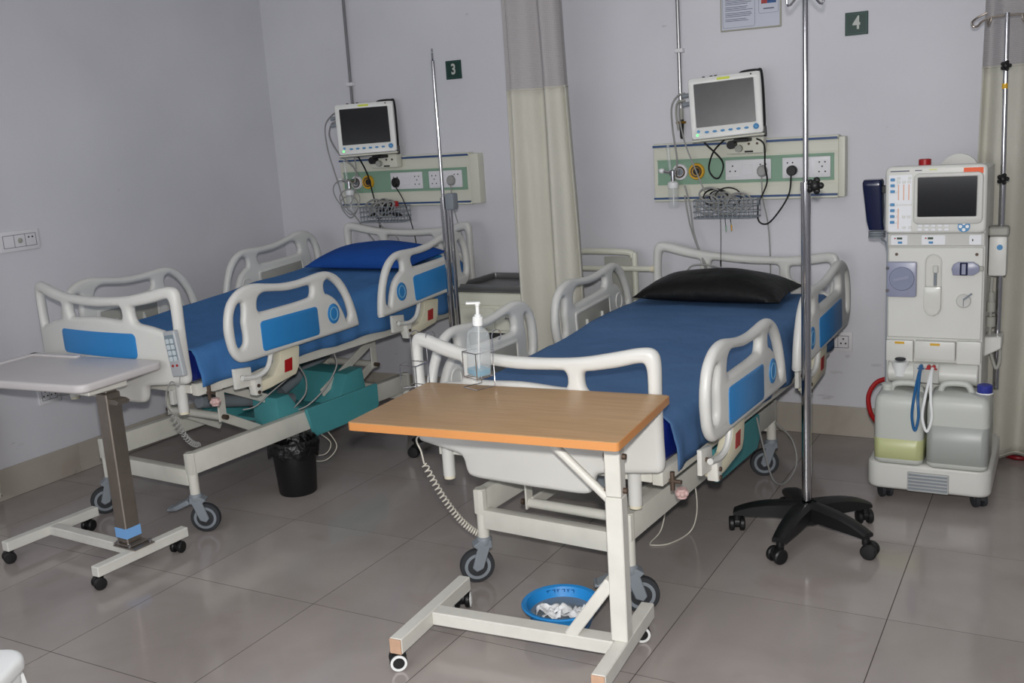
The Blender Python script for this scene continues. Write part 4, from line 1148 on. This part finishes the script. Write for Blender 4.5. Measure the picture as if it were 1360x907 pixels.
for (z0_, z1_) in ((-.035, .03), (.055, .115)):
    MB().box(.052, .122, -.0101, -.0096, z0_, z1_).build('photo_print', 'photoblue', nb)
    MB().box(.052, .080, -.0104, -.0101, z0_, z0_+.02).build('photo_detail', 'photored', nb)
MB().box(.062, .112, -.0101, -.0096, -.060, -.055).build('caption_line', 'ink', nb)

def wall_socket(label, x, y, z, rz, kinds, w):
    t = thing('wall_socket', label, 'socket', (x, y, z), rz, 'wall sockets')
    MB().box(-w/2, w/2, -.010, 0, -.048, .048).bevel(.003, 2).build('socket_plate', 'socket', t)
    iw = w-.034; n = len(kinds)
    plate(rrect(-iw/2, iw/2, -.030, .030, .002), [rrect(-iw/2+.002, iw/2-.002, -.028, .028, .001)], .002, .0003, lambda u, v, w_: (u, -.0105+w_, v), 0, smooth_n=0).build('seam_frame', 'ink', t)
    for k, kd in enumerate(kinds):
        cx = -iw/2+iw*(k+.5)/n
        if k: MB().box(-iw/2+iw*k/n-.0008, -iw/2+iw*k/n+.0008, -.0112, -.010, -.028, .028).build('module_seam', 'ink', t)
        if kd == 'k': MB().lathe([(.008, -.010), (.012, -.012), (.012, -.014), (.006, -.016)], (cx, 0, 0), 16, 'y').build('regulator_knob', 'backgrey', t)
        if kd in '32':
            for a, b in {'3': [(0, .014), (-.011, -.008), (.011, -.008)], '2': [(-.010, .012), (.010, .012)]}[kd]:
                MB().cyl((cx+a, -.0115, b), (cx+a, -.009, b), .0042, seg=8).build('socket_hole', 'hole', t)
    return t
wall_socket('white wall socket behind the steel IV stand near the headboard', 1.885, 3.648, .473, 0, 'o3', .135)
wall_socket('white switch plate with regulator knob high on the left wall', -1.543, 1.795, 1.203, PI/2, 'ok2', .21)
wall_socket('small wall socket low on the left wall below the pale tabletop', -1.543, 1.82, .443, PI/2, '33', .12)
t = thing('loose_cable', 'thin grey cable hanging beside the low left wall socket', 'cable')
cable('lead', [(-1.525, 1.84, .43), (-1.50, 1.90, .42), (-1.49, 1.98, .45), (-1.50, 2.05, .47)], .003, 'greycable', t)

# ------------------------------------------------------------------ curtains
def curtain(label, x0, x1, yc, z0, z1, zm, folds, amp, seed, shear=0.0, taper=0.0, group='hospital privacy curtains', topscale=1.0):
    t = thing('privacy_curtain', label, 'curtain', ((x0+x1)/2, yc, 0), 0, group)
    w = x1-x0
    def pos(u, z):
        h = (z-z0)/(z1-z0)
        ww = w*(1 - taper*h)
        a = amp*(1-.35*h)
        ph = u*folds*2*PI + 1.3*math.sin(u*5+seed) + .35*math.sin(h*3+seed+u*3)
        x_ = (u-.5)*ww + shear*h + .012*math.sin(ph*.5+seed)
        y_ = a*math.sin(ph) + .4*a*math.sin(ph*2.1+seed*2) + .006*math.sin(h*9+u*11)
        return Vector((x_, y_, z))
    nu = int(folds*22)
    cl = MB().grid(lambda u, v: pos(u, z0+(zm-z0)*v), nu, 30).build('curtain_cloth', 'curtain', t, ang=80)
    s_ = cl.modifiers.new('t', 'SOLIDIFY'); s_.thickness = .0015
    MB().grid(lambda u, v: pos(u, zm+(z1-zm)*v), nu, 14, uv=(w*2.2, z1-zm)).build('mesh_header', 'curtmesh', t, ang=80)
    MB().tube([pos(i/nu, z0+.012)+Vector((0, -.001, 0)) for i in range(nu+1)], .003, 6).build('hem', 'curtain', t, ang=80)
    MB().tube([pos(i/nu, zm)+Vector((0, -.001, 0)) for i in range(nu+1)], .0035, 6).build('seam', 'curtain', t, ang=80)
    return t
curtain('cream curtain with grey mesh header hanging between the two beds', .435, .80, 3.085, .16, 2.40, 1.755, 2.6, .045, 1.0, -.03, .10)
curtain('cream curtain with grey mesh header hanging behind the dialysis machine', 2.46, 3.30, 3.44, .03, 2.40, 1.70, 5.0, .04, 2.4, .02, .06)
curtain('cream curtain hem showing at the left edge beside the wall', -1.52, -1.395, 1.405, .06, 2.40, 1.72, 2.0, .018, 4.0)
for (lb2, pts) in (('white ceiling track carrying the curtain between the beds', [(.59, 3.60, 2.41), (.59, .9, 2.41)]), ('white ceiling track carrying the curtain behind the dialysis machine', [(2.35, 3.44, 2.41), (3.85, 3.44, 2.41)]), ('white ceiling track carrying the curtain at the left wall', [(-1.4, 1.6, 2.41), (-1.4, -.8, 2.41)])):
    t = thing('curtain_track', lb2, 'curtain track', (0, 0, 0), 0, 'curtain tracks')
    MB().bar(pts[0], pts[1], .025, .02).build('rail', 'socket', t)
    for q in (.08, .92):
        p = Vector(pts[0]).lerp(Vector(pts[1]), q)
        MB().cyl(p, (p.x, p.y, 2.95), .006, seg=8).build('hanger_rod', 'socket', t)

# ------------------------------------------------------------------ bedside locker and tubular frame by the wall
lk = thing('bedside_locker', 'ivory steel bedside locker with dark steel tray top', 'locker', (0.26, 3.17, 0.035), 0)
MB().box(-.23, .23, .0, .40, .14, .72).bevel(.004, 1).build('cabinet_body', 'panel', lk)
for xx in (-.20, .20):
    for yy in (.03, .37): MB().cyl((xx, yy, -.035), (xx, yy, .14), .014).build('leg', 'panel', lk)
MB().box(-.225, .225, -.006, .0, .655, .715).bevel(.002, 1).build('pull_out_slide', 'panel', lk)
dr = MB().box(-.215, -.01, -.010, .0, .525, .64).bevel(.003, 1).build('drawer', 'panel', lk)
dr = MB().box(.0, .215, -.010, .0, .525, .64).bevel(.003, 1).build('drawer', 'panel', lk)
MB().tube([(.06, -.010, .60), (.07, -.03, .595), (.15, -.03, .595), (.16, -.010, .60)], .004, 6).build('drawer_pull', 'chrome', dr)
MB().box(-.205, .205, -.003, .0, .17, .51).build('shelf_shade_panel', 'hole', lk)  # flat dark panel, its colour stands in for shade inside a shelf
MB().box(-.24, .24, -.01, .41, .722, .734).bevel(.002, 1).build('tray_floor', 'trayrim', lk)
plate(rrect(-.24, .24, -.01, .41, .02), [rrect(-.222, .222, .008, .392, .012)], .03, .003, lambda u, v, w: (u, v, .749+w), 1, smooth_n=0).build('tray_rim', 'trayrim', lk)

tb = thing('tubular_wall_frame', 'cream tubular frame with a short rod standing behind the left side rail', 'frame', (.70, 3.50, 0))
MB().tube(catmull([(-.20, 0, .0), (-.20, 0, .88), (-.17, 0, .925), (.15, 0, .925), (.195, 0, .90), (.205, 0, .84), (.205, 0, .0)], 5, False), .016, 10).build('tube_frame', 'panel', tb)
MB().cyl((-.18, -.02, .842), (.315, -.02, .842), .014).build('towel_rod', 'panel', tb)
MB().cyl((.300, -.02, .842), (.320, -.02, .842), .017).build('rod_cap', 'beige', tb)
MB().box(.03, .19, .01, .02, .55, .90).bevel(.02, 2).build('back_panel', 'backgrey', tb)
MB().cyl((-.20, 0, .35), (.205, 0, .35), .012).build('lower_bar', 'panel', tb)

# ------------------------------------------------------------------ bin, basin, stool, floor cables
bn = thing('waste_bin', 'black round waste bin with black liner under the raised bed', 'bin', (-.225, 2.085, 0))
MB().lathe([(.004, 0), (.082, 0), (.086, .006), (.100, .22), (.104, .222), (.104, .235), (.098, .235), (.082, .012), (.004, .010)], seg=32).build('bin_body', 'black', bn)
def liner(u, v):
    a = u*2*PI
    n1 = noise.noise(Vector((math.cos(a)*2.5, math.sin(a)*2.5, v*2)))
    n2 = noise.noise(Vector((math.cos(a)*7, math.sin(a)*7, v*4)))
    if v < .35:
        h = .12+.125*v/.35; r = .086+.012*v/.35
    elif v < .55:
        t_ = (v-.35)/.2; h = .245+.012*math.sin(t_*PI); r = .098+.014*t_
    else:
        t_ = (v-.55)/.45; h = .245-.06*t_*(1+.6*n1); r = .112+.012*n1*t_+.006*math.sin(t_*PI)
    return Vector(((r+.006*n2)*math.cos(a), (r+.006*n2)*math.sin(a), h+.006*n2))
MB().grid(liner, 60, 16).build('bin_liner', 'binbag', bn, ang=70)

bs = thing('wash_basin', 'round bright blue plastic basin on the floor behind the table base', 'basin', (1.475, 1.385, 0))
MB().lathe([(.004, 0), (.085, 0), (.090, .004), (.115, .074), (.127, .076), (.129, .080), (.125, .084), (.113, .081), (.087, .010), (.004, .006)], seg=40).build('basin_body', 'basin', bs)
MB().lathe([(.0006, .050), (.1025, .050)], seg=36, caps=False).build('water', 'water', bs)
wp = MB()
for k, (dx, r_) in enumerate(((-.034, .0), (-.022, .0), (-.010, .0), (.004, .0), (.018, .0), (.032, .0))):
    wp.box(dx-.0045, dx+.0045, -.0005, .0005, .003, .005).box(dx-.002+.004*(k % 2), dx+.004*(k % 2), -.0005, .0005, -.005, .003)
wp.warp(lambda v: Vector((-.045+v.x*1.1, math.sqrt(max(0, .1135**2-(v.x*1.1-.045)**2))-.009, .070+v.z)))
wp.build('marker_writing', mat('blue_marker', (20, 84, 150), .6, var=0), bs)
random.seed(3)
for k, (dx, dy, rz, sc) in enumerate(((-.042, -.02, .5, .05), (.03, -.01, -.5, .055), (.052, .012, 1.2, .036), (-.01, -.042, .1, .04))):
    tt = MB().grid(lambda u, v, k=k, sc=sc: Vector(((u-.5)*sc*1.6, (v-.5)*sc, .012+.035*max(0, noise.noise(Vector((u*2.6+k*3, v*2.6, k))))+.018*abs(math.sin(u*5+k)))), 10, 8)
    tt.xf(Matrix.Translation((1.475+dx, 1.385+dy, .030)) @ Matrix.Rotation(rz, 4, 'Z'))
    o = tt.build('crumpled_tissue', 'tissue', None, ang=70)
    s_ = o.modifiers.new('t', 'SOLIDIFY'); s_.thickness = .001
    tag(o, 'crumpled white tissue soaking in the blue basin, ' + ('leftmost of the four', 'largest of the four', 'rightmost of the four', 'nearest the table base')[k], 'tissue', 'tissues in the basin')

st = thing('plastic_stool', 'white plastic stool with rounded corners at the lower left edge', 'stool', (.69, -.15, 0), math.radians(28))
plate(rrect(-.16, .16, -.16, .16, .06, 6), [], .04, .014, lambda u, v, w: (u, v, .43+w), 3, smooth_n=0).build('seat', 'whiteplastic', st)
plate(rrect(-.15, .15, -.15, .15, .055, 6), [rrect(-.13, .13, -.13, .13, .04, 6)], .05, .006, lambda u, v, w: (u, v, .395+w), 2, smooth_n=0).build('apron', 'whiteplastic', st)
for sx in (-1, 1):
    for sy in (-1, 1):
        MB().bar((sx*.125, sy*.125, .40), (sx*.16, sy*.16, 0), .04, .03).build('leg', 'whiteplastic', st)

def P4(x, y, z): return bw(LB, x, y, z)
def P3(x, y, z): return bw(LA, x, y, z)
t = thing('floor_cable', 'thin white cable looping on the floor under the lowered bed', 'cable')
cable('lead', [P4(.24, .72, .28), P4(.25, .74, .18), P4(.24, .76, .08), P4(.21, .76, .008), P4(.18, .64, .004), P4(.13, .60, .004), P4(.11, .62, .004), P4(.12, .70, .03), P4(.13, .74, .15), P4(.13, .75, .28)], .0028, 'whitecable', t)
t = thing('trailing_cable', 'grey cable hanging over the rear castor of the lowered bed', 'cable')
cable('lead', [P4(.33, 1.20, .36), P4(.345, 1.26, .18), P4(.36, 1.32, .05), P4(.38, 1.42, .012), P4(.39, 1.54, .06), P4(.36, 1.57, .16), P4(.31, 1.50, .25)], .004, 'greycable', t)
t = thing('actuator_cables', 'pair of grey cables drooping onto the teal base cover', 'cable')
cable('lead', [P3(.38, .66, .60), P3(.36, .72, .52), P3(.33, .74, .44), P3(.28, .72, .38), P3(.22, .75, .345)], .004, 'greycable', t)
cable('lead', [P3(.38, .90, .60), P3(.37, .92, .53), P3(.345, .86, .44), P3(.30, .78, .37), P3(.24, .74, .345)], .004, 'greycable', t)
cable('lead', [P3(.38, .62, .56), P3(.34, .52, .50), P3(.30, .46, .45), P3(.26, .42, .44)], .003, 'greycable', t)
t = thing('slack_cable', 'thin pale cable loops hanging below the teal side cover', 'cable')
cable('lead', [P3(.29, .82, .23), P3(.30, .90, .15), P3(.29, .86, .10), P3(.27, .74, .14), P3(.27, .70, .20)], .0028, 'whitecable', t)
cable('lead', [P3(.29, .88, .23), P3(.30, .94, .12), P3(.29, .86, .07), P3(.27, .74, .11)], .0028, 'whitecable', t)

# ------------------------------------------------------------------ dialysis machine
dm = thing('dialysis_machine', 'white dialysis machine with dark screen and blue buttons on castors', 'dialysis machine', (2.385, 2.98, 0), 0)
# local: x -.18..+.18 body, front face y = 0
MB().box(-.178, .180, 0, .36, .43, 1.315).bevel(.010, 2).build('main_cabinet', 'mach', dm)
base = plate(rrect(-.222, .237, -.175, .36, .05, 6), [], .115, .018, lambda u, v, w: (u, v, .115+w), 3, smooth_n=0).build('wheeled_base', 'mach', dm)
MB().box(-.065, .088, -.184, -.174, .062, .142).bevel(.006, 2).build('brake_pedal', mat('ribbed_grey', (166, 168, 168), .5), base)
for k in range(5):
    MB().box(-.060, .083, -.187, -.183, .072+.014*k, .078+.014*k).build('pedal_rib', 'castor', base)
for xx in (-.155, .195):
    for yy in (-.11, .28):
        cs = MB().cyl((xx, yy, .04), (xx, yy, .065), .014).box(xx-.02, xx+.02, yy-.018, yy+.018, .034, .058).build('castor', 'black', dm)
        for s in (-1, 1):
            MB().lathe([(.004, s*.008), (.028, s*.008), (.029, s*.014), (.028, s*.022), (.004, s*.023)], (xx, yy+.006, .0292), 20, 'x').warp(lambda v, a=xx, b=yy: rotm('Z', .6) @ (v-Vector((a, b, 0))) + Vector((a, b, 0))).build('wheel', 'tread', cs)
MB().box(-.178, .180, .02, .36, .17, .43).build('lower_column', 'mach', dm)
# control head
hd = plate(rrect(-.184, .181, 1.072, 1.335, .022, 5), [], .05, .012, lambda u, v, w: (u, -.012-w, v), 3, smooth_n=0).build('control_head', 'mach', dm)
plate(rrect(-.078, .168, 1.110, 1.306, .02, 5), [rrect(-.063, .146, 1.139, 1.290, .004)], .014, .004, lambda u, v, w: (u, -.040-w, v), 2, smooth_n=0).build('screen_bezel', 'machgrey', hd)
MB().box(-.066, .149, -.0405, -.036, 1.136, 1.293).build('screen', 'screen', hd)
MB().prism(rrect(.098, .166, 1.300, 1.322, .002), -.039, -.0365, 'xz').build('orange_sticker', 'orange', hd)
MB().prism(rrect(-.024, .004, 1.3175, 1.3205, .001), -.0385, -.0368, 'xz').build('maker_mark', 'lime', hd)
MB().box(-.165, -.095, -.0385, -.0368, 1.315, 1.319).build('printed_name', 'ink', hd)
MB().box(-.075, -.05, -.0385, -.0368, 1.316, 1.3195).build('printed_model', 'ink', hd)
MB().prism(rrect(-.170, -.085, 1.188, 1.302, .004), -.0385, -.0365, 'xz').build('keypad_area', 'keypad', hd)
MB().prism(rrect(-.170, -.085, 1.082, 1.184, .004), -.0385, -.0365, 'xz').build('keypad_area', 'keypad', hd)
for z in (1.285, 1.262, 1.239, 1.188, 1.165, 1.142, 1.119):
    MB().box(-.164, -.148, -.044, -.038, z-.0055, z+.0055).bevel(.0015, 1).build('blue_button', 'btnblue', hd)
    MB().box(-.1475, -.139, -.0425, -.038, z-.0055, z+.0055).bevel(.0015, 1).build('white_button', 'whiteplastic', hd)
for (xx, za, zb) in ((-.134, 1.205, 1.265), (-.115, 1.205, 1.265), (-.096, 1.205, 1.265), (-.134, 1.092, 1.172)):
    MB().box(xx-.0018, xx+.0018, -.0392, -.0384, za, zb).build('bar_scale', 'printorange', hd)
for (xx, z) in ((-.134, 1.290), (-.094, 1.290), (-.134, 1.275), (-.115, 1.275), (-.096, 1.275), (-.114, 1.14), (-.096, 1.14), (-.112, 1.098), (-.09, 1.098)):
    MB().box(xx-.006, xx+.006, -.041, -.0384, z-.005, z+.005).bevel(.001, 1).build('membrane_key', 'device', hd)
MB().prism(rrect(-.062, -.046, 1.121, 1.131, .002), -.041, -.0365, 'xz').build('blue_key', 'bluecap', hd)
for r_ in range(2):
    for c_ in range(5):
        MB().box(-.062+.024*c_, -.044+.024*c_, -.0405, -.0366, 1.083+.0155*r_, 1.094+.0155*r_).bevel(.0015, 1).build('key', 'keypad', hd)
MB().lathe([(.004, -.0366), (.022, -.0366), (.022, -.043), (.012, -.043)], (.104, 0, 1.100), 24, 'y').build('cursor_wheel', 'btnblue', hd)
for a in range(4):
    cxx, czz = .104+.012*math.cos(a*PI/2), 1.100+.012*math.sin(a*PI/2)
    MB().lathe([(.001, -.045), (.0065, -.045), (.0065, -.042)], (cxx, 0, czz), 10, 'y').build('cursor_key', 'whiteplastic', hd)
# status strip
MB().box(-.176, .177, -.012, .002, 1.020, 1.072).bevel(.003, 1).build('status_strip', 'machgrey', dm)
for (a, b, lcd) in ((-.163, -.101, True), (-.049, .037, True), (.122, .164, False)):
    tg_ = MB().prism(rrect(a, b, 1.027, 1.064, .004), -.0145, -.0115, 'xz').build('status_label', 'keypad', dm)
    if lcd:
        MB().box(a+.022, a+.042, -.0165, -.0145, 1.048, 1.056).build('lcd_readout', 'lcd', tg_)
        MB().box(a+.012, a+.018, -.016, -.0145, 1.050, 1.055).build('red_lamp', 'red', tg_)
        MB().box(a+.026, a+.042, -.017, -.0145, 1.031, 1.040).bevel(.001, 1).build('blue_button', 'btnblue', tg_)
    else:
        MB().box(a+.01, a+.014, -.0158, -.0145, 1.040, 1.048).build('arrow_mark', 'hole', tg_)
# front plate with pump, bubble catcher, clamp
fp = MB().box(-.174, .174, -.008, .002, .650, 1.016).bevel(.004, 1).build('front_plate', 'mach', dm)
for xx in (-.142, .150): MB().cyl((xx, -.012, .988), (xx, -.006, .988), .006, seg=12).build('screw', 'rust', fp)
MB().box(-.175, -.064, -.030, -.008, .818, .960).bevel(.008, 2).build('blood_pump', 'lavender', fp)
MB().lathe([(.004, -.036), (.045, -.036), (.048, -.030)], (-.118, 0, .893), 28, 'y').build('pump_rotor_cover', mat('pump_cover', (132, 138, 160), .2, var=.05), fp)
MB().bar((-.148, -.038, .888), (-.09, -.038, .902), .006, .010).build('rotor_crank', 'lavender', fp)
for z in (.935, .845): MB().cyl((-.172, -.032, z), (-.172, -.028, z), .007, seg=10).build('hinge_screw', 'steel', fp)
def capsule(x0_, x1_, z0_, z1_, n=8):
    r_ = (x1_-x0_)/2; cx_ = (x0_+x1_)/2
    return [(cx_+r_*math.cos(a), z1_-r_+r_*math.sin(a)) for a in [PI*k/n for k in range(n+1)]] + [(cx_+r_*math.cos(a), z0_+r_+r_*math.sin(a)) for a in [PI+PI*k/n for k in range(n+1)]]
plate(capsule(-.036, .027, .742, .990), [capsule(-.031, .022, .747, .985)], .006, .0015, lambda u, v, w: (u, -.010-w, v), 1, smooth_n=0).build('bubble_catcher_rim', 'machgrey', fp)
plate(capsule(-.031, .022, .747, .985), [], .003, .0005, lambda u, v, w: (u, -.0085-w, v), 0, smooth_n=0).build('recess', mat('recess_shade', (200, 199, 193), .45, var=.03), fp)
MB().prism([(-.036, .862), (.027, .862), (.027, .775), (.015, .752), (-.005, .744), (-.024, .752), (-.036, .775)], -.030, -.011, 'xz').bevel(.005, 2).build('air_detector_flap', mat('clear_grey_plastic', (204, 204, 198), .15, var=.03), fp)
MB().cyl((.004, -.016, .865), (.004, -.016, .915), .006, seg=10).build('detector_pin', 'castor', fp)
MB().box(-.006, .014, -.022, -.010, .915, .945).bevel(.003, 1).build('detector_head', 'machgrey', fp)
plate([(.068, .908), (.085, .908), (.14, .908), (.16, .922), (.163, .934), (.16, .946), (.14, .960), (.085, .960), (.068, .950), (.062, .934)], [], .022, .004, lambda u, v, w: (u, -.018-w, v), 1, smooth_n=0).build('line_clamp', 'lavender', fp)
MB().box(.093, .121, -.034, -.029, .909, .959).bevel(.002, 1).build('clamp_block', 'navyplastic', fp)
MB().box(.100, .114, -.036, -.034, .914, .954).build('clamp_jaw', 'lavender', fp)
MB().box(.158, .176, -.024, -.010, .925, .943).bevel(.002, 1).build('clamp_latch', 'backgrey', fp)
MB().lathe([(.004, -.020), (.024, -.020), (.027, -.016), (.027, -.008)], (.108, 0, .806), 24, 'y').build('heparin_dial', 'machgrey', fp)
MB().bar((.108, -.024, .812), (.138, -.030, .838), .004, .007).build('dial_lever', 'castor', fp)
MB().box(.107, .109, -.0212, -.0195, .785, .812).build('dial_line', 'ink', fp)
# lower doors
for (a, b, z0_, z1_, yf) in ((-.176, -.072, .552, .640, -.02), (-.066, .084, .566, .642, -.03), (.087, .176, .552, .645, -.02)):
    MB().box(a, b, yf, .004, z0_, z1_).bevel(.006, 2).build('lower_door', 'mach', dm)
for (a, yf) in ((-.124, -.02), (.010, -.03)):
    MB().box(a-.018, a+.018, yf-.002, yf+.001, .626, .635).build('amber_tag', 'yellowtag', dm)
MB().lathe([(.004, 0), (.018, .002), (.022, .006), (.018, .010), (.004, .012)], (-.118, -.035, .560), 20).build('wand_holder_cap', 'tread', dm)
MB().lathe([(.022, -.058), (.026, -.055), (.032, .0), (.034, .004)], (-.118, -.035, .553), 24, 'z', True).build('wand_cup', 'whiteplastic', dm)
rb = MB(); prof = []
for k in range(9):
    a = PI*k/8
    prof.append((-.002-.055*math.sin(a), .508+.045*math.cos(a)))
rb.prism(prof + [(.02, .463), (.02, .553)], -.165, .170).bevel(.004, 1, 50).build('rounded_front', 'mach', dm)
MB().box(-.065, .030, -.062, -.05, .478, .556).bevel(.003, 1).build('connector_plate', 'machgrey', dm)
for xx, m_ in ((-.035, 'bluetube'), (-.006, 'red'), (.012, 'red')):
    MB().cyl((xx, -.078, .548), (xx, -.055, .548), .008, seg=10).box(xx-.013, xx+.013, -.074, -.066, .537, .542).build('hose_connector', m_, dm)
def loopc(name, x, m_, w):
    pts = [(x, -.08, .545), (x-.002, -.13, .525), (x-w*.6, -.205, .455), (x-w, -.216, .38), (x, -.217, .325), (x+w, -.216, .38), (x+w*.6, -.205, .455), (x+.003, -.13, .525), (x+.002, -.08, .545)]
    MB().tube(catmull(pts, 6, False), .0055, 8).build(name, m_, dm)
loopc('blue_hose_loop', -.035, 'bluetube', .012); loopc('clear_hose_loop', .008, 'whiteplastic', .017)
# left holder, red hose, alarm lamp, rear disc, pole and side clamps
hl = MB(); loft(hl, [[(x_*k+cx_, y_*k+.02, z_) for x_, y_ in rrect(-.036, .036, -.038, .038, .010, 3)] for k, cx_, z_ in ((.78, -.222, 1.085), (.85, -.228, 1.12), (1.0, -.238, 1.26), (1.02, -.238, 1.275), (.9, -.238, 1.285))])
hl.build('dialyser_holder', 'navyplastic', dm)
MB().box(-.205, -.178, .01, .04, 1.23, 1.26).bevel(.003, 1).build('holder_arm', 'black', dm)
for k in range(3):
    MB().tube([(-.222+.03*math.cos(a), .02+.03*math.sin(a), 1.074-.009*k) for a in [2*PI*i/16 for i in range(16)]], .004, 6, True).build('holder_spring', 'castor', dm)
MB().tube(catmull([(-.19, .02, 1.24), (-.195, .02, 1.10), (-.205, .02, 1.05), (-.19, .03, 1.03), (-.182, .03, .99)], 5, False), .004, 6).build('holder_lead', 'castor', dm)
MB().tube(catmull([(-.182, .12, .445), (-.235, .12, .42), (-.262, .10, .365), (-.245, .06, .30), (-.20, .0, .27)], 6, False), .010, 10).build('red_hose', 'red', dm)
MB().lathe([(.023, 1.315), (.023, 1.356), (.018, 1.358)], (-.048, .03, 0), 20).build('alarm_lamp', 'red', dm)
MB().lathe([(.004, -.01), (.075, -.01), (.075, .01), (.004, .01)], (.055, .25, 1.288), 32, 'y').build('rear_disc', 'machgrey', dm)
po = MB().cyl((.222, .16, .42), (.222, .16, 1.26), .012).build('pole_lower_tube', 'steel', dm)
MB().cyl((.222, .16, 1.26), (.216, .16, 1.885), .0095, seg=12).build('pole_upper_rod', 'steel', dm)
star_knob(dm, (.222, .150, 1.262), .020); star_knob(dm, (.218, .150, 1.690), .018)
MB().cyl((.217, .16, 1.605), (.217, .16, 1.625), .011, seg=12).build('amber_band', 'yellowtag', dm)
for s in (-1, 1):
    hk = [(.216, .16, 1.876), (.216+s*.05, .16, 1.874), (.216+s*.085, .155, 1.862), (.216+s*.10, .145, 1.845), (.216+s*.115, .14, 1.845), (.216+s*.12, .145, 1.86), (.216+s*.105, .16, 1.876), (.216+s*.07, .165, 1.892)]
    MB().tube(catmull(hk, 5, False), .0042, 8).build('bag_hook', 'darksteel', dm)
    hk = [(.216+s*.06, .16, 1.874), (.216+s*.066, .15, 1.855), (.216+s*.062, .135, 1.845), (.216+s*.055, .128, 1.855), (.216+s*.052, .128, 1.872)]
    MB().tube(catmull(hk, 5, False), .0038, 8).build('bag_hook', 'darksteel', dm)
MB().box(.180, .252, .10, .19, 1.045, 1.080).bevel(.006, 1).build('pole_clamp', 'backgrey', dm)
MB().box(.182, .248, .11, .19, .885, 1.044).bevel(.012, 2).build('side_unit', 'mach', dm)
MB().lathe([(.011, .1085), (.011, .111), (.004, .111)], (.222, 0, 1.0), 16, 'y').build('side_dial', 'btnblue', dm)
MB().prism([(.180, .645), (.242, .648), (.242, .60), (.180, .565)], .08, .20, 'xz').bevel(.004, 1).build('pole_bracket', 'mach', dm)
for (z, r_) in ((.76, .016), (.70, .018), (.80, .012)):
    MB().cyl((.197, .13, z-.02), (.197, .13, z+.02), r_, seg=14).build('hose_fitting', 'backgrey', dm)
MB().tube(catmull([(.197, .13, .88), (.195, .13, .80), (.197, .13, .70), (.196, .13, .60), (.215, .12, .53), (.225, .12, .51), (.235, .12, .54), (.236, .12, .60)], 6, False), .006, 8).build('drain_hose', 'backgrey', dm)
MB().box(-.1835, -.178, .01, .35, .44, 1.30).build('side_trim', 'castor', dm)

# jerrycans on the machine's base
def jerrycan(label, x, w, d, h, liquid, level, capmat, capx, hx):
    t = thing('jerrycan', label, 'jerrycan', (x, 2.878, .1735), 0, 'jerrycans on the dialysis base')
    def sec(k, z): return [(a*k, b*k, z) for a, b in rrect(-w/2, w/2, -d/2, d/2, .028, 4)]
    secs = [sec(.90, 0), sec(.98, .008), sec(1.0, .02), sec(1.0, h*.72), sec(.985, h*.80), sec(.93, h*.86), sec(.80, h*.895)]
    loft(MB(), secs).build('can_body', 'canbody', t, ang=60)
    loft(MB(), [sec(.985, .022), sec(1.006, .024), sec(1.006, level), sec(.99, level+.001)]).build('fluid', liquid, t, ang=60)
    MB().tube(catmull([(hx-.055, 0, h*.84), (hx-.045, 0, h*.95), (hx-.02, 0, h*.985), (hx+.035, 0, h*.985), (hx+.055, 0, h*.93), (hx+.062, 0, h*.84)], 5, False), .0125, 10).build('carry_handle', 'canbody', t, ang=60)
    MB().lathe([(.022, h*.84), (.022, h*.93), (.020, h*.935)], (capx, 0, 0), 20).build('neck', 'canbody', t)
    if capmat:
        MB().lathe([(.027, h*.90), (.028, h*.905), (.0275, h*.985), (.024, h*.995)], (capx, 0, 0), 22).build('screw_cap', capmat, t)
        MB().lathe([(.029, h*.885), (.031, h*.895), (.029, h*.905)], (capx, 0, 0), 22).build('cap_ring', 'whiteplastic', t)
    else:
        MB().lathe([(.021, h*.93), (.024, h*.935), (.024, h*.97), (.020, h*.975)], (capx, 0, 0), 20).build('open_mouth', 'canbody', t)
    return t
jerrycan('translucent jerrycan with a little yellow fluid on the dialysis base', 2.286, .185, .20, .315, 'liqyellow', .105, None, -.055, .01)
jerrycan('translucent jerrycan with blue cap, mostly full, on the dialysis base', 2.500, .222, .21, .325, 'liqgrey', .175, 'bluecap', .085, -.02)

rh = thing('floor_hose', 'dark red hose lying on the floor behind the right curtain hem', 'hose', (0, 0, 0))
cable('hose', [(2.60, 3.56, .012), (2.68, 3.50, .012), (2.76, 3.53, .012), (2.90, 3.56, .012)], .011, mat('dark_red_hose', (120, 22, 30), .4, var=0), rh)
